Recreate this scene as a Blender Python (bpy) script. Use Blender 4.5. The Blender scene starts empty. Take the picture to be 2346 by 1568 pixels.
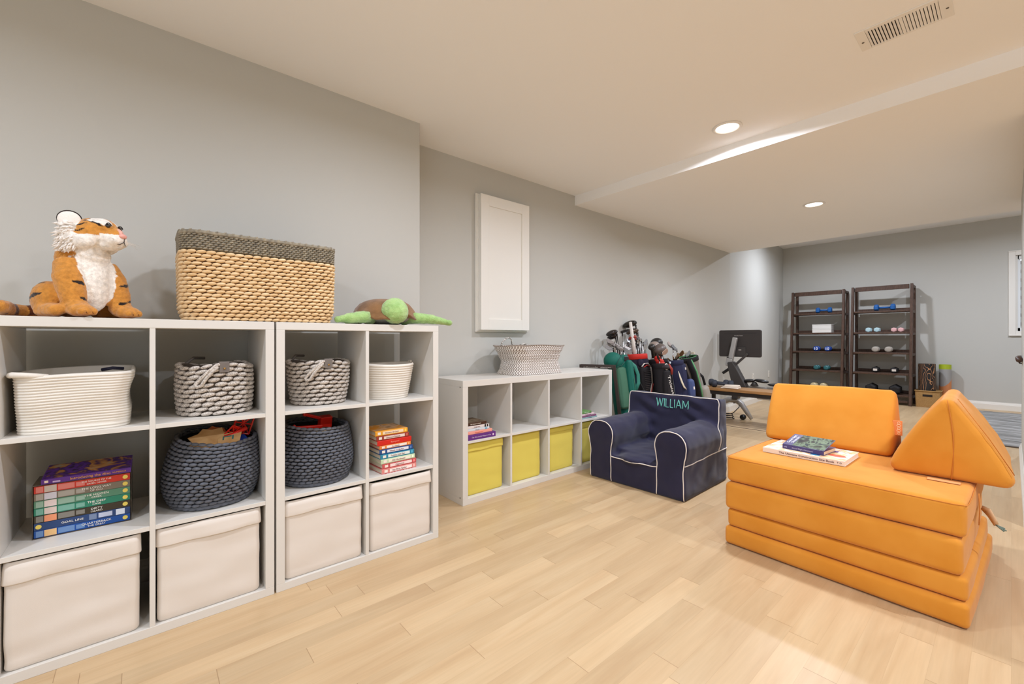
import bpy, bmesh, math, random
from mathutils import Vector, Matrix, noise
from mathutils.bvhtree import BVHTree
random.seed(7)
PI = math.pi
SC = bpy.context.scene
COL = SC.collection

# ---------------------------------------------------------------- camera, world, exposure
cam = bpy.data.cameras.new('camera')
cam.sensor_width = 36.0
cam.lens = 36.0 * 981.85 / 2346.0
cam.shift_y = (778.16 - 784.0) / 2346.0
cam.clip_start = 0.02
co = bpy.data.objects.new('camera', cam)
COL.objects.link(co)
co.location = (0, 0, 1.0477)
co.rotation_euler = (PI / 2, 0, math.radians(49.3567))
SC.camera = co
SC.view_settings.view_transform = 'Standard'
SC.view_settings.look = 'None'
SC.view_settings.exposure = 0.0
SC.view_settings.gamma = 1.0
SC.view_settings.use_curve_mapping = False
SC.cycles.use_denoising = True
SC.cycles.max_bounces = 10
SC.cycles.diffuse_bounces = 6
SC.cycles.sample_clamp_indirect = 6.0
SC.cycles.caustics_reflective = False
SC.cycles.caustics_refractive = False
W = bpy.data.worlds.new('daylight')
SC.world = W
W.use_nodes = True
W.node_tree.nodes['Background'].inputs[0].default_value = (0.80, 0.90, 1.0, 1)
W.node_tree.nodes['Background'].inputs[1].default_value = 1.7
LAMP = 20.0            # watts of one recessed ceiling lamp
LAMP_COL = (0.93, 1.0, 1.14)
# recessed lamps: x, y, ceiling height, strength factor
ZC, ZB, ZF = 2.394, 2.3055, 2.843
LAMPS = [(-1.175, -1.0, ZC, .8), (-1.175, 0.90, ZC, .8), (-1.174, 2.807, ZC, 1.15),
         (-1.193, 4.72, ZB, 1.4), (-1.75, 7.85, ZF, 1.9), (0.45, 7.85, ZF, 2.0),
         (1.1, -1.0, ZC, 1.2), (1.1, 0.75, ZC, 1.3), (1.1, 2.7, ZC, 1.6)]  # this row: fill lamps added out of view to even the light

# ---------------------------------------------------------------- helpers
def lin(c):
    if isinstance(c, str):
        c = tuple(int(c[i:i + 2], 16) for i in (0, 2, 4))
    r = []
    for v in c[:3]:
        v = v / 255.0
        r.append(v / 12.92 if v <= 0.04045 else ((v + 0.055) / 1.055) ** 2.4)
    return (*r, 1.0)

_mats = {}
class NT:
    def __init__(s, m):
        s.t = m.node_tree; s.n = s.t.nodes; s.l = s.t.links
    def new(s, typ, **kw):
        n = s.n.new(typ)
        for k, v in kw.items():
            if k.startswith('i_'):
                k = k[2:]
                n.inputs[int(k) if k.isdigit() else k.replace('_', ' ')].default_value = v
            else: setattr(n, k, v)
        return n
    def link(s, a, b): s.l.new(a, b)
    def math(s, op, a, b=None, c=None):
        n = s.n.new('ShaderNodeMath'); n.operation = op
        for i, v in enumerate((a, b, c)):
            if v is None: continue
            if isinstance(v, (int, float)): n.inputs[i].default_value = v
            else: s.l.new(v, n.inputs[i])
        return n.outputs[0]
    def mix(s, fac, a, b, mode='MIX'):
        n = s.n.new('ShaderNodeMix'); n.data_type = 'RGBA'; n.blend_type = mode
        for i, v in ((0, fac), (6, a), (7, b)):
            if isinstance(v, (int, float)): n.inputs[i].default_value = v
            elif isinstance(v, tuple): n.inputs[i].default_value = v
            else: s.l.new(v, n.inputs[i])
        return n.outputs[2]

def mat(name, col=(200, 200, 200), rough=0.5, spec=0.5, metal=0.0, col2=None, nscale=8.0, ndet=3.0,
        stretch=(1, 1, 1), lo=0.35, hi=0.65, bump=None, sheen=0.0, vcol=False, emit=None, coat=0.0):
    """procedural material: base colour (optionally mottled with col2 by noise) and noise bump (scale, strength)"""
    if name in _mats: return _mats[name]
    m = bpy.data.materials.new(name); m.use_nodes = True; _mats[name] = m
    t = NT(m); b = t.n['Principled BSDF']
    b.inputs['Roughness'].default_value = rough
    b.inputs['Specular IOR Level'].default_value = spec
    b.inputs['Metallic'].default_value = metal
    b.inputs['Sheen Weight'].default_value = sheen
    b.inputs['Coat Weight'].default_value = coat
    tc = t.new('ShaderNodeTexCoord'); mp = t.new('ShaderNodeMapping', i_Scale=stretch)
    t.link(tc.outputs['Object'], mp.inputs[0])
    c = lin(col)
    b.inputs['Base Color'].default_value = c
    if vcol:
        a = t.new('ShaderNodeVertexColor', layer_name='paint'); src = a.outputs[0]
        nz = t.new('ShaderNodeTexNoise', i_Scale=90.0, i_Detail=3.0); t.link(mp.outputs[0], nz.inputs[0])
        r = t.new('ShaderNodeMapRange'); r.inputs[1].default_value = .3; r.inputs[2].default_value = .7
        r.inputs[3].default_value = .78; r.inputs[4].default_value = 1.08
        t.link(nz.outputs[0], r.inputs[0])
        mx = t.mix(1.0, src, r.outputs[0], 'MULTIPLY'); t.link(mx, b.inputs['Base Color'])
    elif col2 is not None:
        nz = t.new('ShaderNodeTexNoise', i_Scale=nscale, i_Detail=ndet); t.link(mp.outputs[0], nz.inputs[0])
        r = t.new('ShaderNodeMapRange'); r.inputs[1].default_value = lo; r.inputs[2].default_value = hi
        t.link(nz.outputs[0], r.inputs[0])
        t.link(t.mix(r.outputs[0], c, lin(col2)), b.inputs['Base Color'])
    if bump:
        nz = t.new('ShaderNodeTexNoise', i_Scale=bump[0], i_Detail=2.0); t.link(mp.outputs[0], nz.inputs[0])
        bp = t.new('ShaderNodeBump', i_Strength=bump[1], i_Distance=bump[2] if len(bump) > 2 else 0.002)
        t.link(nz.outputs[0], bp.inputs['Height']); t.link(bp.outputs[0], b.inputs['Normal'])
    if emit:
        b.inputs['Emission Color'].default_value = lin(emit[0]); b.inputs['Emission Strength'].default_value = emit[1]
    return m

class MB:
    def __init__(s): s.v = []; s.f = []; s.m = []; s.uv = []
    def add(s, vs, fs, m=0, T=None, uvs=None):
        o = len(s.v)
        s.v += [(T @ Vector(p))[:] if T else tuple(p) for p in vs]
        for i, f in enumerate(fs):
            s.f.append([o + k for k in f]); s.m.append(m)
            s.uv.append(uvs[i] if uvs else None)
        return s
    def box(s, x0, x1, y0, y1, z0, z1, m=0, T=None):
        v = [(x, y, z) for z in (z0, z1) for y in (y0, y1) for x in (x0, x1)]
        return s.add(v, [(0, 2, 3, 1), (4, 5, 7, 6), (0, 1, 5, 4), (2, 6, 7, 3), (0, 4, 6, 2), (1, 3, 7, 5)], m, T)
    def bar(s, a, b, w, h, m=0, up=(0, 0, 1)):
        a, b = Vector(a), Vector(b); d = b - a; L = d.length; d.normalize()
        u = Vector(up)
        if abs(d.dot(u)) > .95: u = Vector((1, 0, 0))
        x = d.cross(u).normalized(); z = x.cross(d)
        T = Matrix((x, d, z)).transposed().to_4x4(); T.translation = a
        return s.box(-w / 2, w / 2, 0, L, -h / 2, h / 2, m, T)
    def tube(s, pts, r, n=8, m=0, closed=False, cap=True, flat=1.0):
        pts = [Vector(p) for p in pts]; N = len(pts)
        rr = r if isinstance(r, (list, tuple)) else [r] * N
        o = len(s.v); up = None; vs = []
        for i, p in enumerate(pts):
            if closed: d = pts[(i + 1) % N] - pts[i - 1]
            else: d = pts[min(i + 1, N - 1)] - pts[max(i - 1, 0)]
            if d.length < 1e-9: d = Vector((0, 0, 1))
            d.normalize()
            if up is None:
                up = Vector((0, 0, 1)) if abs(d.z) < .9 else Vector((1, 0, 0))
            a = d.cross(up)
            if a.length < 1e-6: a = d.orthogonal()
            a.normalize(); b = a.cross(d).normalized(); up = b
            for k in range(n):
                t = 2 * PI * k / n
                vs.append(p + a * math.cos(t) * rr[i] + b * math.sin(t) * rr[i] * flat)
        fs = []
        for i in range(N if closed else N - 1):
            j = (i + 1) % N
            for k in range(n):
                l = (k + 1) % n
                fs.append((i * n + k, i * n + l, j * n + l, j * n + k))
        if cap and not closed:
            fs.append(tuple(range(n - 1, -1, -1))); fs.append(tuple((N - 1) * n + k for k in range(n)))
        return s.add(vs, fs, m)
    def cyl(s, a, b, r0, r1=None, n=16, m=0): return s.tube([a, b], [r0, r0 if r1 is None else r1], n, m)
    def ell(s, c, r, T=None, nu=16, nv=10, m=0):
        vs = [(0, 0, -1)]
        for j in range(1, nv):
            t = PI * j / nv
            for i in range(nu):
                p = 2 * PI * i / nu
                vs.append((math.sin(t) * math.cos(p), math.sin(t) * math.sin(p), -math.cos(t)))
        vs.append((0, 0, 1)); fs = []
        for i in range(nu):
            k = (i + 1) % nu
            fs.append((0, 1 + k, 1 + i))
            for j in range(nv - 2):
                a = 1 + j * nu; fs.append((a + i, a + k, a + nu + k, a + nu + i))
            a = 1 + (nv - 2) * nu; fs.append((a + i, a + k, len(vs) - 1))
        R = (T.to_3x3() if T else Matrix.Identity(3)); c = Vector(c)
        if isinstance(r, (int, float)): r = (r, r, r)
        return s.add([c + R @ Vector((v[0] * r[0], v[1] * r[1], v[2] * r[2])) for v in vs], fs, m)
    def loft(s, rings, m=0, cap0=True, cap1=True, uv=None, close=False, T=None):
        n = len(rings[0]); vs = [p for r in rings for p in r]; fs = []; uvs = []
        R = len(rings)
        for j in range(R if close else R - 1):
            q = (j + 1) % R
            for i in range(n):
                k = (i + 1) % n
                fs.append((j * n + i, j * n + k, q * n + k, q * n + i))
                if uv: uvs.append([(i / n * uv[0], j / (R - 1) * uv[1]), ((i + 1) / n * uv[0], j / (R - 1) * uv[1]),
                                   ((i + 1) / n * uv[0], (j + 1) / (R - 1) * uv[1]), (i / n * uv[0], (j + 1) / (R - 1) * uv[1])])
        if not close:
            if cap0: fs.append(tuple(range(n - 1, -1, -1))); uvs.append(None)
            if cap1: fs.append(tuple((R - 1) * n + i for i in range(n))); uvs.append(None)
        return s.add(vs, fs, m, T, uvs if uv else None)
    def lathe(s, prof, n=24, m=0, T=None, cap0=True, cap1=True):
        return s.loft([[(r * math.cos(2 * PI * i / n), r * math.sin(2 * PI * i / n), z) for i in range(n)] for r, z in prof], m, cap0, cap1, T=T)
    def prism(s, poly, z0, z1, m=0, T=None):
        n = len(poly)
        return s.add([(x, y, z0) for x, y in poly] + [(x, y, z1) for x, y in poly],
                     [tuple(range(n - 1, -1, -1)), tuple(range(n, 2 * n))] + [(i, (i + 1) % n, n + (i + 1) % n, n + i) for i in range(n)], m, T)
    def mesh(s, name, mats, smooth=False):
        me = bpy.data.meshes.new(name)
        me.from_pydata(s.v, [], s.f)
        for q in (mats if isinstance(mats, (list, tuple)) else [mats]): me.materials.append(q)
        for p, k in zip(me.polygons, s.m): p.material_index = k; p.use_smooth = smooth
        if any(u for u in s.uv):
            L = me.uv_layers.new(name='uv')
            for p, u in zip(me.polygons, s.uv):
                if u:
                    for li, c in zip(p.loop_indices, u): L.data[li].uv = c
        me.update(); return me

def link(o, parent=None):
    COL.objects.link(o)
    if parent is not None: o.parent = parent
    return o
def bev(o, w, seg=2):
    if w:
        b = o.modifiers.new('bevel', 'BEVEL'); b.width = w; b.segments = seg; b.limit_method = 'ANGLE'
        b.angle_limit = math.radians(40)
    return o
def part(name, mb, mats, parent, smooth=False, bevel=0, label=None, loc=None):
    me = mb.mesh(name, mats, smooth) if isinstance(mb, MB) else mb
    o = link(bpy.data.objects.new(name, me), parent)
    if loc: o.location = loc
    if label: o['label'] = label
    return bev(o, bevel)
def tag(o, label, cat, group=None):
    o['label'] = label; o['category'] = cat
    if group: o['group'] = group
    return o
def thing(name, label, cat, loc=(0, 0, 0), rz=0.0, group=None, rot=None):
    o = link(bpy.data.objects.new(name, None)); o.location = loc; o.rotation_euler = rot or (0, 0, rz)
    o.empty_display_size = .05
    return tag(o, label, cat, group)
def single(name, mb, mats, label, cat, loc=(0, 0, 0), rz=0.0, group=None, smooth=False, bevel=0, rot=None):
    o = part(name, mb, mats, None, smooth, bevel); o.location = loc; o.rotation_euler = rot or (0, 0, rz)
    return tag(o, label, cat, group)
def struct(name, mb, mats, parent=None, smooth=False, bevel=0):
    o = part(name, mb, mats, parent, smooth, bevel)
    if parent is None: o['kind'] = 'structure'
    return o
def dup(root, loc, rz=None, label=None, rot=None):
    r = root.copy(); COL.objects.link(r); r.location = loc
    if rz is not None: r.rotation_euler = (0, 0, rz)
    if rot is not None: r.rotation_euler = rot
    if label: r['label'] = label
    def rec(a, b):
        for ch in list(a.children):
            c = ch.copy(); COL.objects.link(c); c.parent = b; rec(ch, c)
    rec(root, r)
    return r
def text_mesh(txt, size, ext=0.0004, bold=0.0, shear=0.0, spacing=1.0, align='CENTER'):
    cu = bpy.data.curves.new('lettering', 'FONT'); cu.body = txt; cu.size = size; cu.extrude = ext; cu.offset = bold
    cu.align_x = align; cu.align_y = 'CENTER'; cu.shear = shear; cu.space_character = spacing; cu.resolution_u = 3
    o = bpy.data.objects.new('lettering', cu); COL.objects.link(o)
    me = bpy.data.meshes.new_from_object(o.evaluated_get(bpy.context.evaluated_depsgraph_get()))
    bpy.data.objects.remove(o); bpy.data.curves.remove(cu); return me
def lettering(txt, size, m, parent, T, width=None, name='lettering', **kw):
    """text as a thin mesh; T maps text plane (x right, y up, z out) to the parent's space"""
    me = text_mesh(txt, size, **kw); me.materials.clear(); me.materials.append(m)
    if width:
        xs = [v.co.x for v in me.vertices]; w = max(xs) - min(xs)
        k = min(width / w, 1.25); T = T @ Matrix.Diagonal((k, min(k, 1.1), 1, 1))
    me.transform(T); return part(name, me, None, parent)
def basis(origin, x, y):
    x = Vector(x).normalized(); y = Vector(y).normalized(); z = x.cross(y)
    T = Matrix((x, y, z)).transposed().to_4x4(); T.translation = Vector(origin); return T
def remesh(mb, voxel, smooth=6, fac=.6, name='body', disp=None):
    me = mb.mesh(name, []); o = bpy.data.objects.new(name, me); COL.objects.link(o)
    r = o.modifiers.new('r', 'REMESH'); r.mode = 'VOXEL'; r.voxel_size = voxel
    s = o.modifiers.new('s', 'SMOOTH'); s.iterations = smooth; s.factor = fac
    out = bpy.data.meshes.new_from_object(o.evaluated_get(bpy.context.evaluated_depsgraph_get()))
    bpy.data.objects.remove(o)
    for p in out.polygons: p.use_smooth = True
    if disp:
        out.update(); ns = [v.normal.copy() for v in out.vertices]
        for v, nn in zip(out.vertices, ns): v.co += nn * disp(v.co, nn)
    out.update(); return out
def paint(me, fn):
    a = me.color_attributes.new('paint', 'FLOAT_COLOR', 'POINT'); me.update()
    for i, v in enumerate(me.vertices): a.data[i].color = lin(fn(v.co, v.normal))
def rrect(w, d, r, n=6, z=0.0, cx=0.0, cy=0.0):
    """closed rounded rectangle in xy, starting at +x side, ccw"""
    r = min(r, w / 2 - 1e-4, d / 2 - 1e-4); P = []
    for qx, qy, a0 in ((1, 1, 0), (-1, 1, PI / 2), (-1, -1, PI), (1, -1, 3 * PI / 2)):
        for i in range(n + 1):
            a = a0 + PI / 2 * i / n
            P.append((cx + qx * (w / 2 - r) + r * math.cos(a), cy + qy * (d / 2 - r) + r * math.sin(a), z))
    return P
def resample(loop, n, phase=0.0):
    P = [Vector(p) for p in loop]; N = len(P); S = [0]
    for i in range(N): S.append(S[-1] + (P[(i + 1) % N] - P[i]).length)
    L = S[-1]; out = []; j = 0
    for k in range(n):
        t = ((k + phase) / n % 1.0) * L
        j = 0
        while S[j + 1] < t: j += 1
        f = (t - S[j]) / max(S[j + 1] - S[j], 1e-9); a, b = P[j % N], P[(j + 1) % N]
        out.append((a.lerp(b, f), (b - a).normalized()))
    return out
def soft_box(mb, w, d, h, r=0.02, bulge=0.01, n=10, m=0, T=None, fn=None, bz=None):
    """rounded cushion block, base at z=0, centred in xy"""
    hx, hy, hz = w / 2, d / 2, h / 2
    def coords(half):
        k = [-1, -1 + .35 * r / half, -1 + .7 * r / half, -1 + r / half]
        mid = [(-1 + r / half) + (2 - 2 * r / half) * i / n for i in range(1, n)]
        return k + mid + [-q for q in reversed(k)]
    g = {}; V = []; F = []
    bz = bulge if bz is None else bz
    def vert(p):
        key = tuple(round(q, 5) for q in p)
        if key in g: return g[key]
        q = Vector((p[0] * hx, p[1] * hy, p[2] * hz))
        inner = Vector((max(-hx + r, min(hx - r, q.x)), max(-hy + r, min(hy - r, q.y)), max(-hz + r, min(hz - r, q.z))))
        dd = q - inner
        if dd.length > 1e-9: q = inner + dd.normalized() * r
        e = (1 - p[0] ** 2) * (1 - p[1] ** 2); q.z += bz * e * (1 if p[2] > .99 else -1 if p[2] < -.99 else 0)
        ez = (1 - p[2] ** 2)
        q.x += bulge * ez * (1 - p[1] ** 4) * p[0] ** 5; q.y += bulge * ez * (1 - p[0] ** 4) * p[1] ** 5
        q.z += hz
        if fn: q = fn(q)
        V.append(T @ q if T else q); g[key] = len(V) - 1
        return g[key]
    cs = (coords(hx), coords(hy), coords(hz))
    for ax in range(3):
        a, b = (ax + 1) % 3, (ax + 2) % 3
        for sgn in (-1, 1):
            A, B = cs[a], cs[b]
            for i in range(len(A) - 1):
                for j in range(len(B) - 1):
                    q = []
                    for (u, v) in ((A[i], B[j]), (A[i + 1], B[j]), (A[i + 1], B[j + 1]), (A[i], B[j + 1])):
                        p = [0, 0, 0]; p[ax] = sgn; p[a] = u; p[b] = v; q.append(vert(p))
                    F.append(q if sgn > 0 else q[::-1])
    return mb.add(V, F, m)
def weave(mb, ringf, rows, nper, z0, dz, L, H, D, tilt=0.25, nu=7, nv=5, m=0, stagger=.5, jit=.08, out=0.0):
    """rows of overlapping strands (ellipsoids) laid along the ring curve ringf(z)"""
    for r in range(rows):
        z = z0 + dz * r
        for p, t in resample(ringf(z), nper, stagger * (r % 2) + .13 * random.random() * jit * 10):
            nrm = Vector((t.y, -t.x, 0)).normalized()
            up = Vector((0, 0, 1)); tl = tilt * (1 + jit * random.uniform(-2, 2))
            a = (t * math.cos(tl) + up * math.sin(tl)).normalized(); b = nrm.cross(a).normalized()
            R = Matrix((a, b, nrm)).transposed()
            k = 1 + random.uniform(-jit, jit)
            mb.ell(p + nrm * out, (L * k, H * (1 + random.uniform(-jit, jit)), D), R.to_4x4(), nu, nv, m)
    return mb
# ---------------------------------------------------------------- materials of the shell
WALL = mat('wall paint', (194, 193, 187), .85, .25, bump=(350, .12, .0008))
CEIL = mat('ceiling paint', (247, 246, 245), .9, .2, bump=(300, .1, .0008))
TRIM = mat('trim paint', (232, 229, 222), .45, .4)
WHITE = mat('white laminate', (217, 213, 206), .38, .45, bump=(500, .04, .0004))
DARK = mat('dark gap', (22, 20, 19), .8)

def floor_mat():
    m = bpy.data.materials.new('maple plank floor'); m.use_nodes = True
    t = NT(m); b = t.n['Principled BSDF']
    tc = t.new('ShaderNodeTexCoord'); sp = t.new('ShaderNodeSeparateXYZ'); t.link(tc.outputs['Object'], sp.inputs[0])
    x, y = sp.outputs[0], sp.outputs[1]
    PW, PL = .0865, .74
    row = t.math('FLOOR', t.math('DIVIDE', x, PW))
    wn = t.new('ShaderNodeTexWhiteNoise', noise_dimensions='1D'); t.link(row, wn.inputs['W'])
    yy = t.math('DIVIDE', t.math('ADD', y, t.math('MULTIPLY', wn.outputs[0], PL * 7)), PL)
    idy = t.math('FLOOR', yy)
    cb = t.new('ShaderNodeCombineXYZ'); t.link(row, cb.inputs[0]); t.link(idy, cb.inputs[1])
    w2 = t.new('ShaderNodeTexWhiteNoise', noise_dimensions='2D'); t.link(cb.outputs[0], w2.inputs['Vector'])
    # grain stretched along the plank, shifted per plank
    cg = t.new('ShaderNodeCombineXYZ')
    t.link(t.math('ADD', t.math('MULTIPLY', x, 16.0), t.math('MULTIPLY', w2.outputs[0], 40.0)), cg.inputs[0])
    t.link(t.math('MULTIPLY', y, 1.6), cg.inputs[1]); t.link(t.math('MULTIPLY', w2.outputs[0], 17.0), cg.inputs[2])
    g1 = t.new('ShaderNodeTexNoise', i_Scale=1.0, i_Detail=4.0, i_Distortion=.6); t.link(cg.outputs[0], g1.inputs[0])
    cg2 = t.new('ShaderNodeCombineXYZ'); t.link(t.math('MULTIPLY', x, 120.0), cg2.inputs[0]); t.link(t.math('MULTIPLY', y, 5.0), cg2.inputs[1])
    t.link(t.math('MULTIPLY', w2.outputs[0], 9.0), cg2.inputs[2])
    g2 = t.new('ShaderNodeTexNoise', i_Scale=1.0, i_Detail=3.0); t.link(cg2.outputs[0], g2.inputs[0])
    r1 = t.new('ShaderNodeValToRGB'); e = r1.color_ramp.elements
    e[0].position = .32; e[0].color = lin((190, 160, 122)); e[1].position = .72; e[1].color = lin((202, 176, 139))
    k = e.new(.52); k.color = lin((197, 169, 131)); t.link(g1.outputs[0], r1.inputs[0])
    r2 = t.new('ShaderNodeMapRange'); r2.inputs[3].default_value = .92; r2.inputs[4].default_value = 1.06
    t.link(w2.outputs[0], r2.inputs[0])
    r3 = t.new('ShaderNodeMapRange'); r3.inputs[1].default_value = .3; r3.inputs[2].default_value = .7
    r3.inputs[3].default_value = .96; r3.inputs[4].default_value = 1.03; t.link(g2.outputs[0], r3.inputs[0])
    c = t.mix(1.0, r1.outputs[0], t.math('MULTIPLY', r2.outputs[0], r3.outputs[0]), 'MULTIPLY')
    # seams
    fx = t.math('FRACT', t.math('DIVIDE', x, PW)); fy = t.math('FRACT', yy)
    sx = t.math('LESS_THAN', t.math('MINIMUM', fx, t.math('SUBTRACT', 1.0, fx)), .006)
    sy = t.math('LESS_THAN', t.math('MINIMUM', fy, t.math('SUBTRACT', 1.0, fy)), .0013)
    seam = t.math('ADD', t.math('MULTIPLY', sx, .16), t.math('MULTIPLY', sy, .55))
    c = t.mix(seam, c, lin((120, 84, 50)))
    t.link(c, b.inputs['Base Color'])
    b.inputs['Roughness'].default_value = .36; b.inputs['Specular IOR Level'].default_value = .32
    bp = t.new('ShaderNodeBump', i_Strength=.12, i_Distance=.001); bp.invert = True
    t.link(t.math('ADD', sx, sy), bp.inputs['Height']); t.link(bp.outputs[0], b.inputs['Normal'])
    return m

# ---------------------------------------------------------------- shell of the room
YB0, YB1, YW = 3.066, 6.468, 9.62
WA, WB, YC, XR = -2.40, -2.665, 1.302, .06
struct('floor', MB().box(-3.3, 3.3, -1.9, 9.8, -.1, 0), floor_mat())
struct('ceiling', MB().box(-3.3, 3.3, -1.9, YB0, ZC, ZC + .12), CEIL)
struct('ceiling', MB().box(-3.3, 3.3, YB0, YB1, ZB, ZF + .12), CEIL)
struct('ceiling', MB().box(-3.3, 3.3, YB1, 9.8, ZF, ZF + .12), CEIL)
struct('wall_left', MB().box(-3.3, WA, -1.9, YC, 0, ZC), WALL)
struct('wall_left', MB().box(-3.3, WB, YC, YB0, 0, ZC), WALL)
b = MB(); b.prism([(-3.3, YB0), (WB, YB0), (WB, YB1), (-2.95, YW), (-2.95, 9.8), (-3.3, 9.8)], 0, ZB)
b.prism([(-3.3, YB1), (WB, YB1), (-2.95, YW), (-3.3, YW)], ZB, ZF)
struct('wall_left', b, WALL)
WX0, WX1, WZ0, WZ1 = .042, .792, 1.168, 2.272
b = MB(); b.box(-2.95, WX0, YW, 9.8, 0, ZF); b.box(WX1, 3.3, YW, 9.8, 0, ZF)
b.box(WX0, WX1, YW, 9.8, 0, WZ0); b.box(WX0, WX1, YW, 9.8, WZ1, ZF)
struct('wall_far', b, WALL)
struct('wall_right', MB().box(XR, XR + .12, 3.7, 6.0, 0, ZC), WALL, bevel=.012)
struct('wall_right', MB().box(3.2, 3.3, -1.9, 9.8, 0, ZF), WALL)
# unseen wide doorway behind the camera, added to let in fill daylight
b = MB(); DX0, DX1, DZ = -.5, 2.9, 2.15
b.box(-3.3, DX0, -2.0, -1.9, 0, ZC); b.box(DX1, 3.3, -2.0, -1.9, 0, ZC); b.box(DX0, DX1, -2.0, -1.9, DZ, ZC)
struct('wall_back', b, WALL)
b = MB(); b.box(DX0 - .08, DX0, -1.9, -1.88, 0, DZ + .08); b.box(DX1, DX1 + .08, -1.9, -1.88, 0, DZ + .08); b.box(DX0, DX1, -1.9, -1.88, DZ, DZ + .08)
struct('added_doorway', b, TRIM, bevel=.003)

def baseboard(name, pts_dir):
    (x0, y0), (x1, y1), side = pts_dir
    d = Vector((x1 - x0, y1 - y0, 0)); L = d.length; d.normalize(); n = Vector((d.y, -d.x, 0)) * side
    prof = [(0, 0), (.015, 0), (.015, .078), (.011, .086), (.011, .092), (.006, .103), (.004, .115), (0, .115)]
    vs = []; N = len(prof)
    for s in (0, L):
        for a, z in prof: vs.append(Vector((x0, y0, 0)) + d * s + n * a + Vector((0, 0, z)))
    fs = [(i, (i + 1) % N, N + (i + 1) % N, N + i) for i in range(N)] + [tuple(range(N - 1, -1, -1)), tuple(range(N, 2 * N))]
    struct(name, MB().add(vs, fs), TRIM)
baseboard('baseboard_far', ((-2.93, YW), (3.2, YW), 1))
baseboard('baseboard_left', ((WA, -1.9), (WA, YC), 1))
baseboard('baseboard_left', ((WB, YC), (WB, YB1), 1))
baseboard('baseboard_left', ((WB, YB1), (-2.945, YW - .02), 1))
baseboard('baseboard_right', ((XR, 3.72), (XR, 5.98), -1))
# thin dark reducer strip across the floor behind the low shelf
struct('trim_1', MB().prism([(0, 0), (.012, 0), (.010, .004), (.002, .004)], -2.6, -.6, 0,
       Matrix(((0, 0, 1, 0), (1, 0, 0, 5.36), (0, 1, 0, 0), (0, 0, 0, 1)))), mat('reducer strip', (92, 76, 62), .5))

# window in the far wall
GLASS = mat('window glass', (235, 242, 245), .05, .5)
GLASS.node_tree.nodes['Principled BSDF'].inputs['Alpha'].default_value = .12
win = MB()
cw = .068
for bx in ((WX0 - cw, WX0, WZ0 - cw, WZ1 + cw), (WX1, WX1 + cw, WZ0 - cw, WZ1 + cw), (WX0, WX1, WZ1, WZ1 + cw), (WX0, WX1, WZ0 - cw, WZ0)):
    win.box(bx[0], bx[1], YW - .022, YW, bx[2], bx[3])
for k in (0,):
    win.box(WX0 - cw, WX1 + cw, YW - .03, YW - .022, WZ1 + cw - .014, WZ1 + cw)
    win.box(WX0 - cw, WX1 + cw, YW - .03, YW - .022, WZ0 - cw, WZ0 - cw + .014)
w1 = struct('window_1', win, TRIM, bevel=.003)
sash = MB()
for bx in ((WX0, WX0 + .045, WZ0, WZ1), (WX1 - .045, WX1, WZ0, WZ1), (WX0, WX1, WZ1 - .05, WZ1), (WX0, WX1, WZ0, WZ0 + .05)):
    sash.box(bx[0], bx[1], YW + .06, YW + .1, bx[2], bx[3])
part('window_sash', sash, mat('window vinyl', (240, 243, 245), .35), w1, bevel=.003)
part('window_pane', MB().box(WX0 + .04, WX1 - .04, YW + .078, YW + .084, WZ0 + .04, WZ1 - .04), GLASS, w1)
sb = MB()
sb.box(WX0, WX0 + .02, YW + .012, YW + .05, WZ0, WZ1)
part('window_jamb', sb, TRIM, w1)
bl = MB()
for i in range(44): bl.bar((WX0 + .055, YW + .052, WZ0 + .06 + .0235 * i), (WX1 - .055, YW + .052, WZ0 + .06 + .0235 * i), .022, .0015, up=(0, -.5, 1))
bl.box(WX0 + .03, WX1 - .03, YW + .030, YW + .058, WZ1 - .05, WZ1 - .003)
part('window_blind', bl, mat('blind slats', (238, 239, 240), .5), w1)
# brick light well outside the window
def brick():
    m = bpy.data.materials.new('brick'); m.use_nodes = True; t = NT(m)
    tc = t.new('ShaderNodeTexCoord'); mp = t.new('ShaderNodeMapping', i_Scale=(1, 1, 1), i_Rotation=(PI / 2, 0, 0)); t.link(tc.outputs['Object'], mp.inputs[0])
    bt = t.new('ShaderNodeTexBrick'); bt.inputs['Scale'].default_value = 1.0
    bt.inputs['Brick Width'].default_value = .2; bt.inputs['Row Height'].default_value = .07; bt.inputs['Mortar Size'].default_value = .008
    bt.inputs['Color1'].default_value = lin((110, 92, 84)); bt.inputs['Color2'].default_value = lin((140, 122, 110)); bt.inputs['Mortar'].default_value = lin((190, 185, 178))
    t.link(mp.outputs[0], bt.inputs[0]); t.link(bt.outputs[0], t.n['Principled BSDF'].inputs['Base Color']); return m
struct('wall_outside', MB().box(-.8, 1.6, 10.6, 10.7, 0, 2.3), brick())

# wooden stair handrail end at the right wall
hr = thing('handrail', 'dark brown wooden handrail end mounted on the right wall end', 'handrail', (XR, 5.75, .875))
part('rail', MB().tube([(-.018, -.5, .01), (-.018, .1, .01), (-.014, .19, .012), (.02, .245, .012)], [.02, .02, .019, .014], 10), mat('dark handrail wood', (74, 52, 42), .4), hr, True)
part('bracket', MB().tube([(.005, .05, -.035), (-.012, .05, -.035), (-.018, .05, -.012)], .006, 8), mat('bronze bracket', (60, 50, 44), .4, metal=.6), hr, True)

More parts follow.
